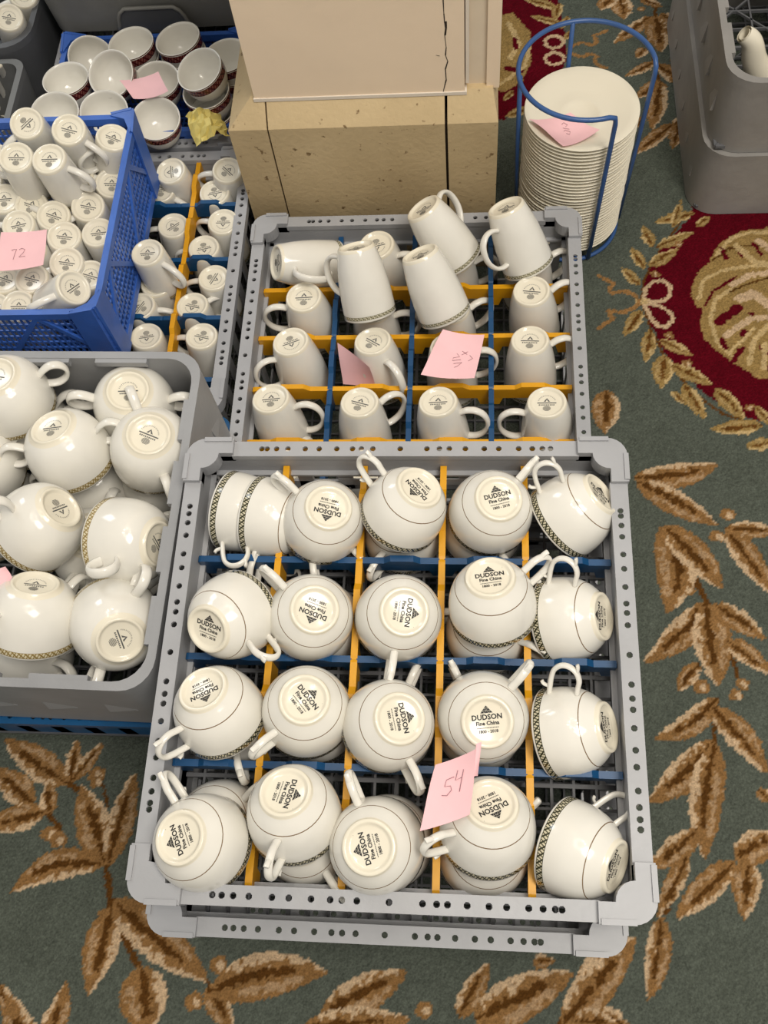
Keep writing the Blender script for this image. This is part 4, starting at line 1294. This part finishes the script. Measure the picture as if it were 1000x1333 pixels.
t1 = at(312, 44, .172)
bin_('storage_tote', 'grey plastic tote with hand-hold, resting on the bowl rack', -.548, t1.y + .215, .172, .192, .20, .20, 'tote', .03, -.006, 'tote', True)
bin_('dark_bin', 'dark grey bin of white mugs beside the tote', -.972, 1.535, .0, .215, .195, .215, 'greydark', .05, -.012)
bin_('spoon_bin', 'mid grey bin with white serving spoons beside the small-mug rack', -.925, 1.240, .0, .160, .080, .20, 'binmid', .022, -.008)
place('smallmug', (11, 22), .236, (26, 56), (-40, 30), 'small white mug upside down in the dark bin, stamp up', 'small mugs in the dark bin', (.1, -1))
place('smallmug', (30, -8), .232, (42, 26), (-40, 30), 'small white mug behind the stamped one in the dark bin', 'small mugs in the dark bin')
place('smallmug', (-30, 4), .232, (-16, 38), (-40, 30), 'small white mug at the outer end of the dark bin', 'small mugs in the dark bin')


def spoon(label, a, b):
    root = thing('serving_spoon', label, 'spoon', a, 0, 'white spoons in the grey bin')
    d = Vector(b) - Vector(a)
    P = spline([(0, 0, 0), tuple(d * .3 + Vector((0, 0, .004))), tuple(d * .7), tuple(d)], 5)
    MB().sweep(P, [.007 - .003 * k / (len(P) - 1) for k in range(len(P))], .003, 8, d.cross(Vector((0, 0, 1))).normalized()).build('handle', 'white', root)
    o = MB().lathe([(0, -.012), (.012, -.010), (.021, -.003), (.024, .003), (.022, .003), (.018, -.002), (.010, -.008), (0, -.0095)], 24).build('bowl', 'white', root)
    o.location = d; o.scale = (1.35, .9, 1)


spoon('white serving spoon leaning in the grey bin, handle up', at(-2, 86, .205), at(24, 128, .10))
spoon('white serving spoon lying across the others in the bin', at(-8, 100, .19), at(16, 142, .09))
spoon('white serving spoon low in the grey bin', at(-20, 120, .17), at(6, 150, .08))


# ------------------------------------------------------------------ paper slips
def slip(label, corners, strokes=(), curl=.004, name='paper_slip', mat='pink', n=8, off=.0006):
    """corners: 4 x (px, py, z) in order top-left, top-right, bottom-right, bottom-left; strokes in (u, v) of the sheet"""
    K = [at(*c) for c in corners]; o0 = sum(K, Vector()) / 4
    nrm = (K[1] - K[0]).cross(K[3] - K[0]).normalized()
    if nrm.dot(CP - o0) < 0: nrm = -nrm

    def S(u, v, d=0.0):
        p = (K[0] * (1 - u) + K[1] * u) * (1 - v) + (K[3] * (1 - u) + K[2] * u) * v
        return p - o0 + nrm * (curl * (4 * (u - .5) ** 2 + .35 * math.sin(5 * v + 2 * u)) - curl * .5 + d)
    root = thing(name, label, 'paper', o0)
    mb = MB(); vs = [S(i / n, j / n) for j in range(n + 1) for i in range(n + 1)]; nv = len(vs)
    vs += [S(i / n, j / n, -.0002) for j in range(n + 1) for i in range(n + 1)]
    fs = []
    for j in range(n):
        for i in range(n):
            a = j * (n + 1) + i; q = (a, a + 1, a + n + 2, a + n + 1); fs.append(q); fs.append(tuple(k + nv for k in q[::-1]))
    mb.add(vs, fs, True).build('sheet', mat, root)
    if strokes:
        mb = MB()
        for st in strokes:
            mb.tube([S(u, v, off) for u, v in st], .00032, 5)
        mb.build('handwriting', 'pencil', root)
    return root


two = lambda x, y, w, h: [(x, y + .15 * h), (x + .4 * w, y), (x + .9 * w, y + .15 * h), (x + .7 * w, y + .5 * h), (x, y + h), (x + w, y + .95 * h)]
seven = lambda x, y, w, h: [(x, y + .1 * h), (x + .5 * w, y + .02 * h), (x + w, y), (x + .65 * w, y + .5 * h), (x + .4 * w, y + h)]
five = lambda x, y, w, h: [(x + w, y), (x + .25 * w, y + .05 * h), (x + .15 * w, y + .42 * h), (x + .75 * w, y + .48 * h), (x + .9 * w, y + .75 * h), (x + .5 * w, y + h), (x, y + .9 * h)]
four = lambda x, y, w, h: [(x + .2 * w, y), (x, y + .55 * h), (x + w, y + .5 * h)]
four2 = lambda x, y, w, h: [(x + .85 * w, y + .05 * h), (x + .6 * w, y + h)]
slip('pink paper slip numbered 72 on the heap of crate mugs', ((2, 303, .322), (62, 300, .322), (57, 346, .316), (-3, 353, .316)), (seven(.26, .46, .10, .26), two(.42, .44, .13, .22)), .003)
rot = lambda L, cx=.5, cy=.5: [(2 * cx - u, 2 * cy - v) for u, v in L]
slip('pink paper slip with pencilled figures over a tall mug', ((577, 430, .185), (631, 438, .190), (618, 494, .186), (548, 488, .186)),
     ([(.60, .38), (.72, .44)], [(.72, .38), (.61, .46)], [(.78, .46), (.86, .52), (.78, .58)], [(.50, .44), (.58, .50), (.46, .54), (.46, .60), (.62, .56)], [(.50, .66), (.66, .62), (.60, .70), (.54, .74)]), .005)
slip('pink paper slip tucked beside a tall mug handle', ((440, 446, .160), (482, 478, .165), (490, 505, .120), (447, 500, .110)), (), .002)
slip('pink paper slip numbered 54 standing between the teacups', ((568, 996, .400), (621, 976, .420), (613, 1061, .402), (547, 1082, .398)), (five(.30, .30, .22, .26), four(.56, .22, .14, .26), four2(.56, .22, .2, .34)), .003)
slip('narrow folded pink slip edge by the numbered slip among teacups', ((620, 968, .424), (627, 966, .424), (622, 1010, .414), (616, 1011, .412)), (), .001)
zs = ZTOP
slip('pink paper slip with pencilled figures on the top saucer', ((688, 157, zs + .004), (742, 150, zs - .002), (780, 172, zs - .002), (733, 191, zs + .006)),
     ([(.58, .30), (.66, .26), (.68, .36), (.60, .40)], [(.52, .42), (.62, .50)], [(.46, .52), (.52, .50), (.58, .58), (.50, .66), (.46, .60)]), .006)
slip('pink paper slip lying across the maroon-banded bowls', ((156, 106, .236), (207, 96, .236), (220, 121, .240), (174, 129, .238)), (), .005)
slip('pink paper slip at the outer edge of the soup cups', ((-14, 742, .345), (8, 738, .345), (17, 752, .340), (-8, 778, .340)), (), .003)


def crumple():
    c = at(270, 160, .215); rng = random.Random(5); n = 9
    root = link('crumpled_paper', None) if False else None
    vs = []; fs = []
    for j in range(n + 1):
        for i in range(n + 1):
            u, v = i / n - .5, j / n - .5
            vs.append((u * .055 + rng.uniform(-.002, .002), v * .048 + rng.uniform(-.002, .002), .010 - .05 * abs(u + .3 * v) + rng.uniform(-.005, .005)))
    for j in range(n):
        for i in range(n):
            a = j * (n + 1) + i; fs += [(a, a + 1, a + n + 2), (a, a + n + 2, a + n + 1)]
    o = MB().add(vs, fs).build('crumpled_paper', 'paleyellow'); o.location = c; o.rotation_euler = (.3, .1, .4)
    tag(o, 'crumpled pale yellow paper wedged between the bowls and pillar', 'paper')


crumple()
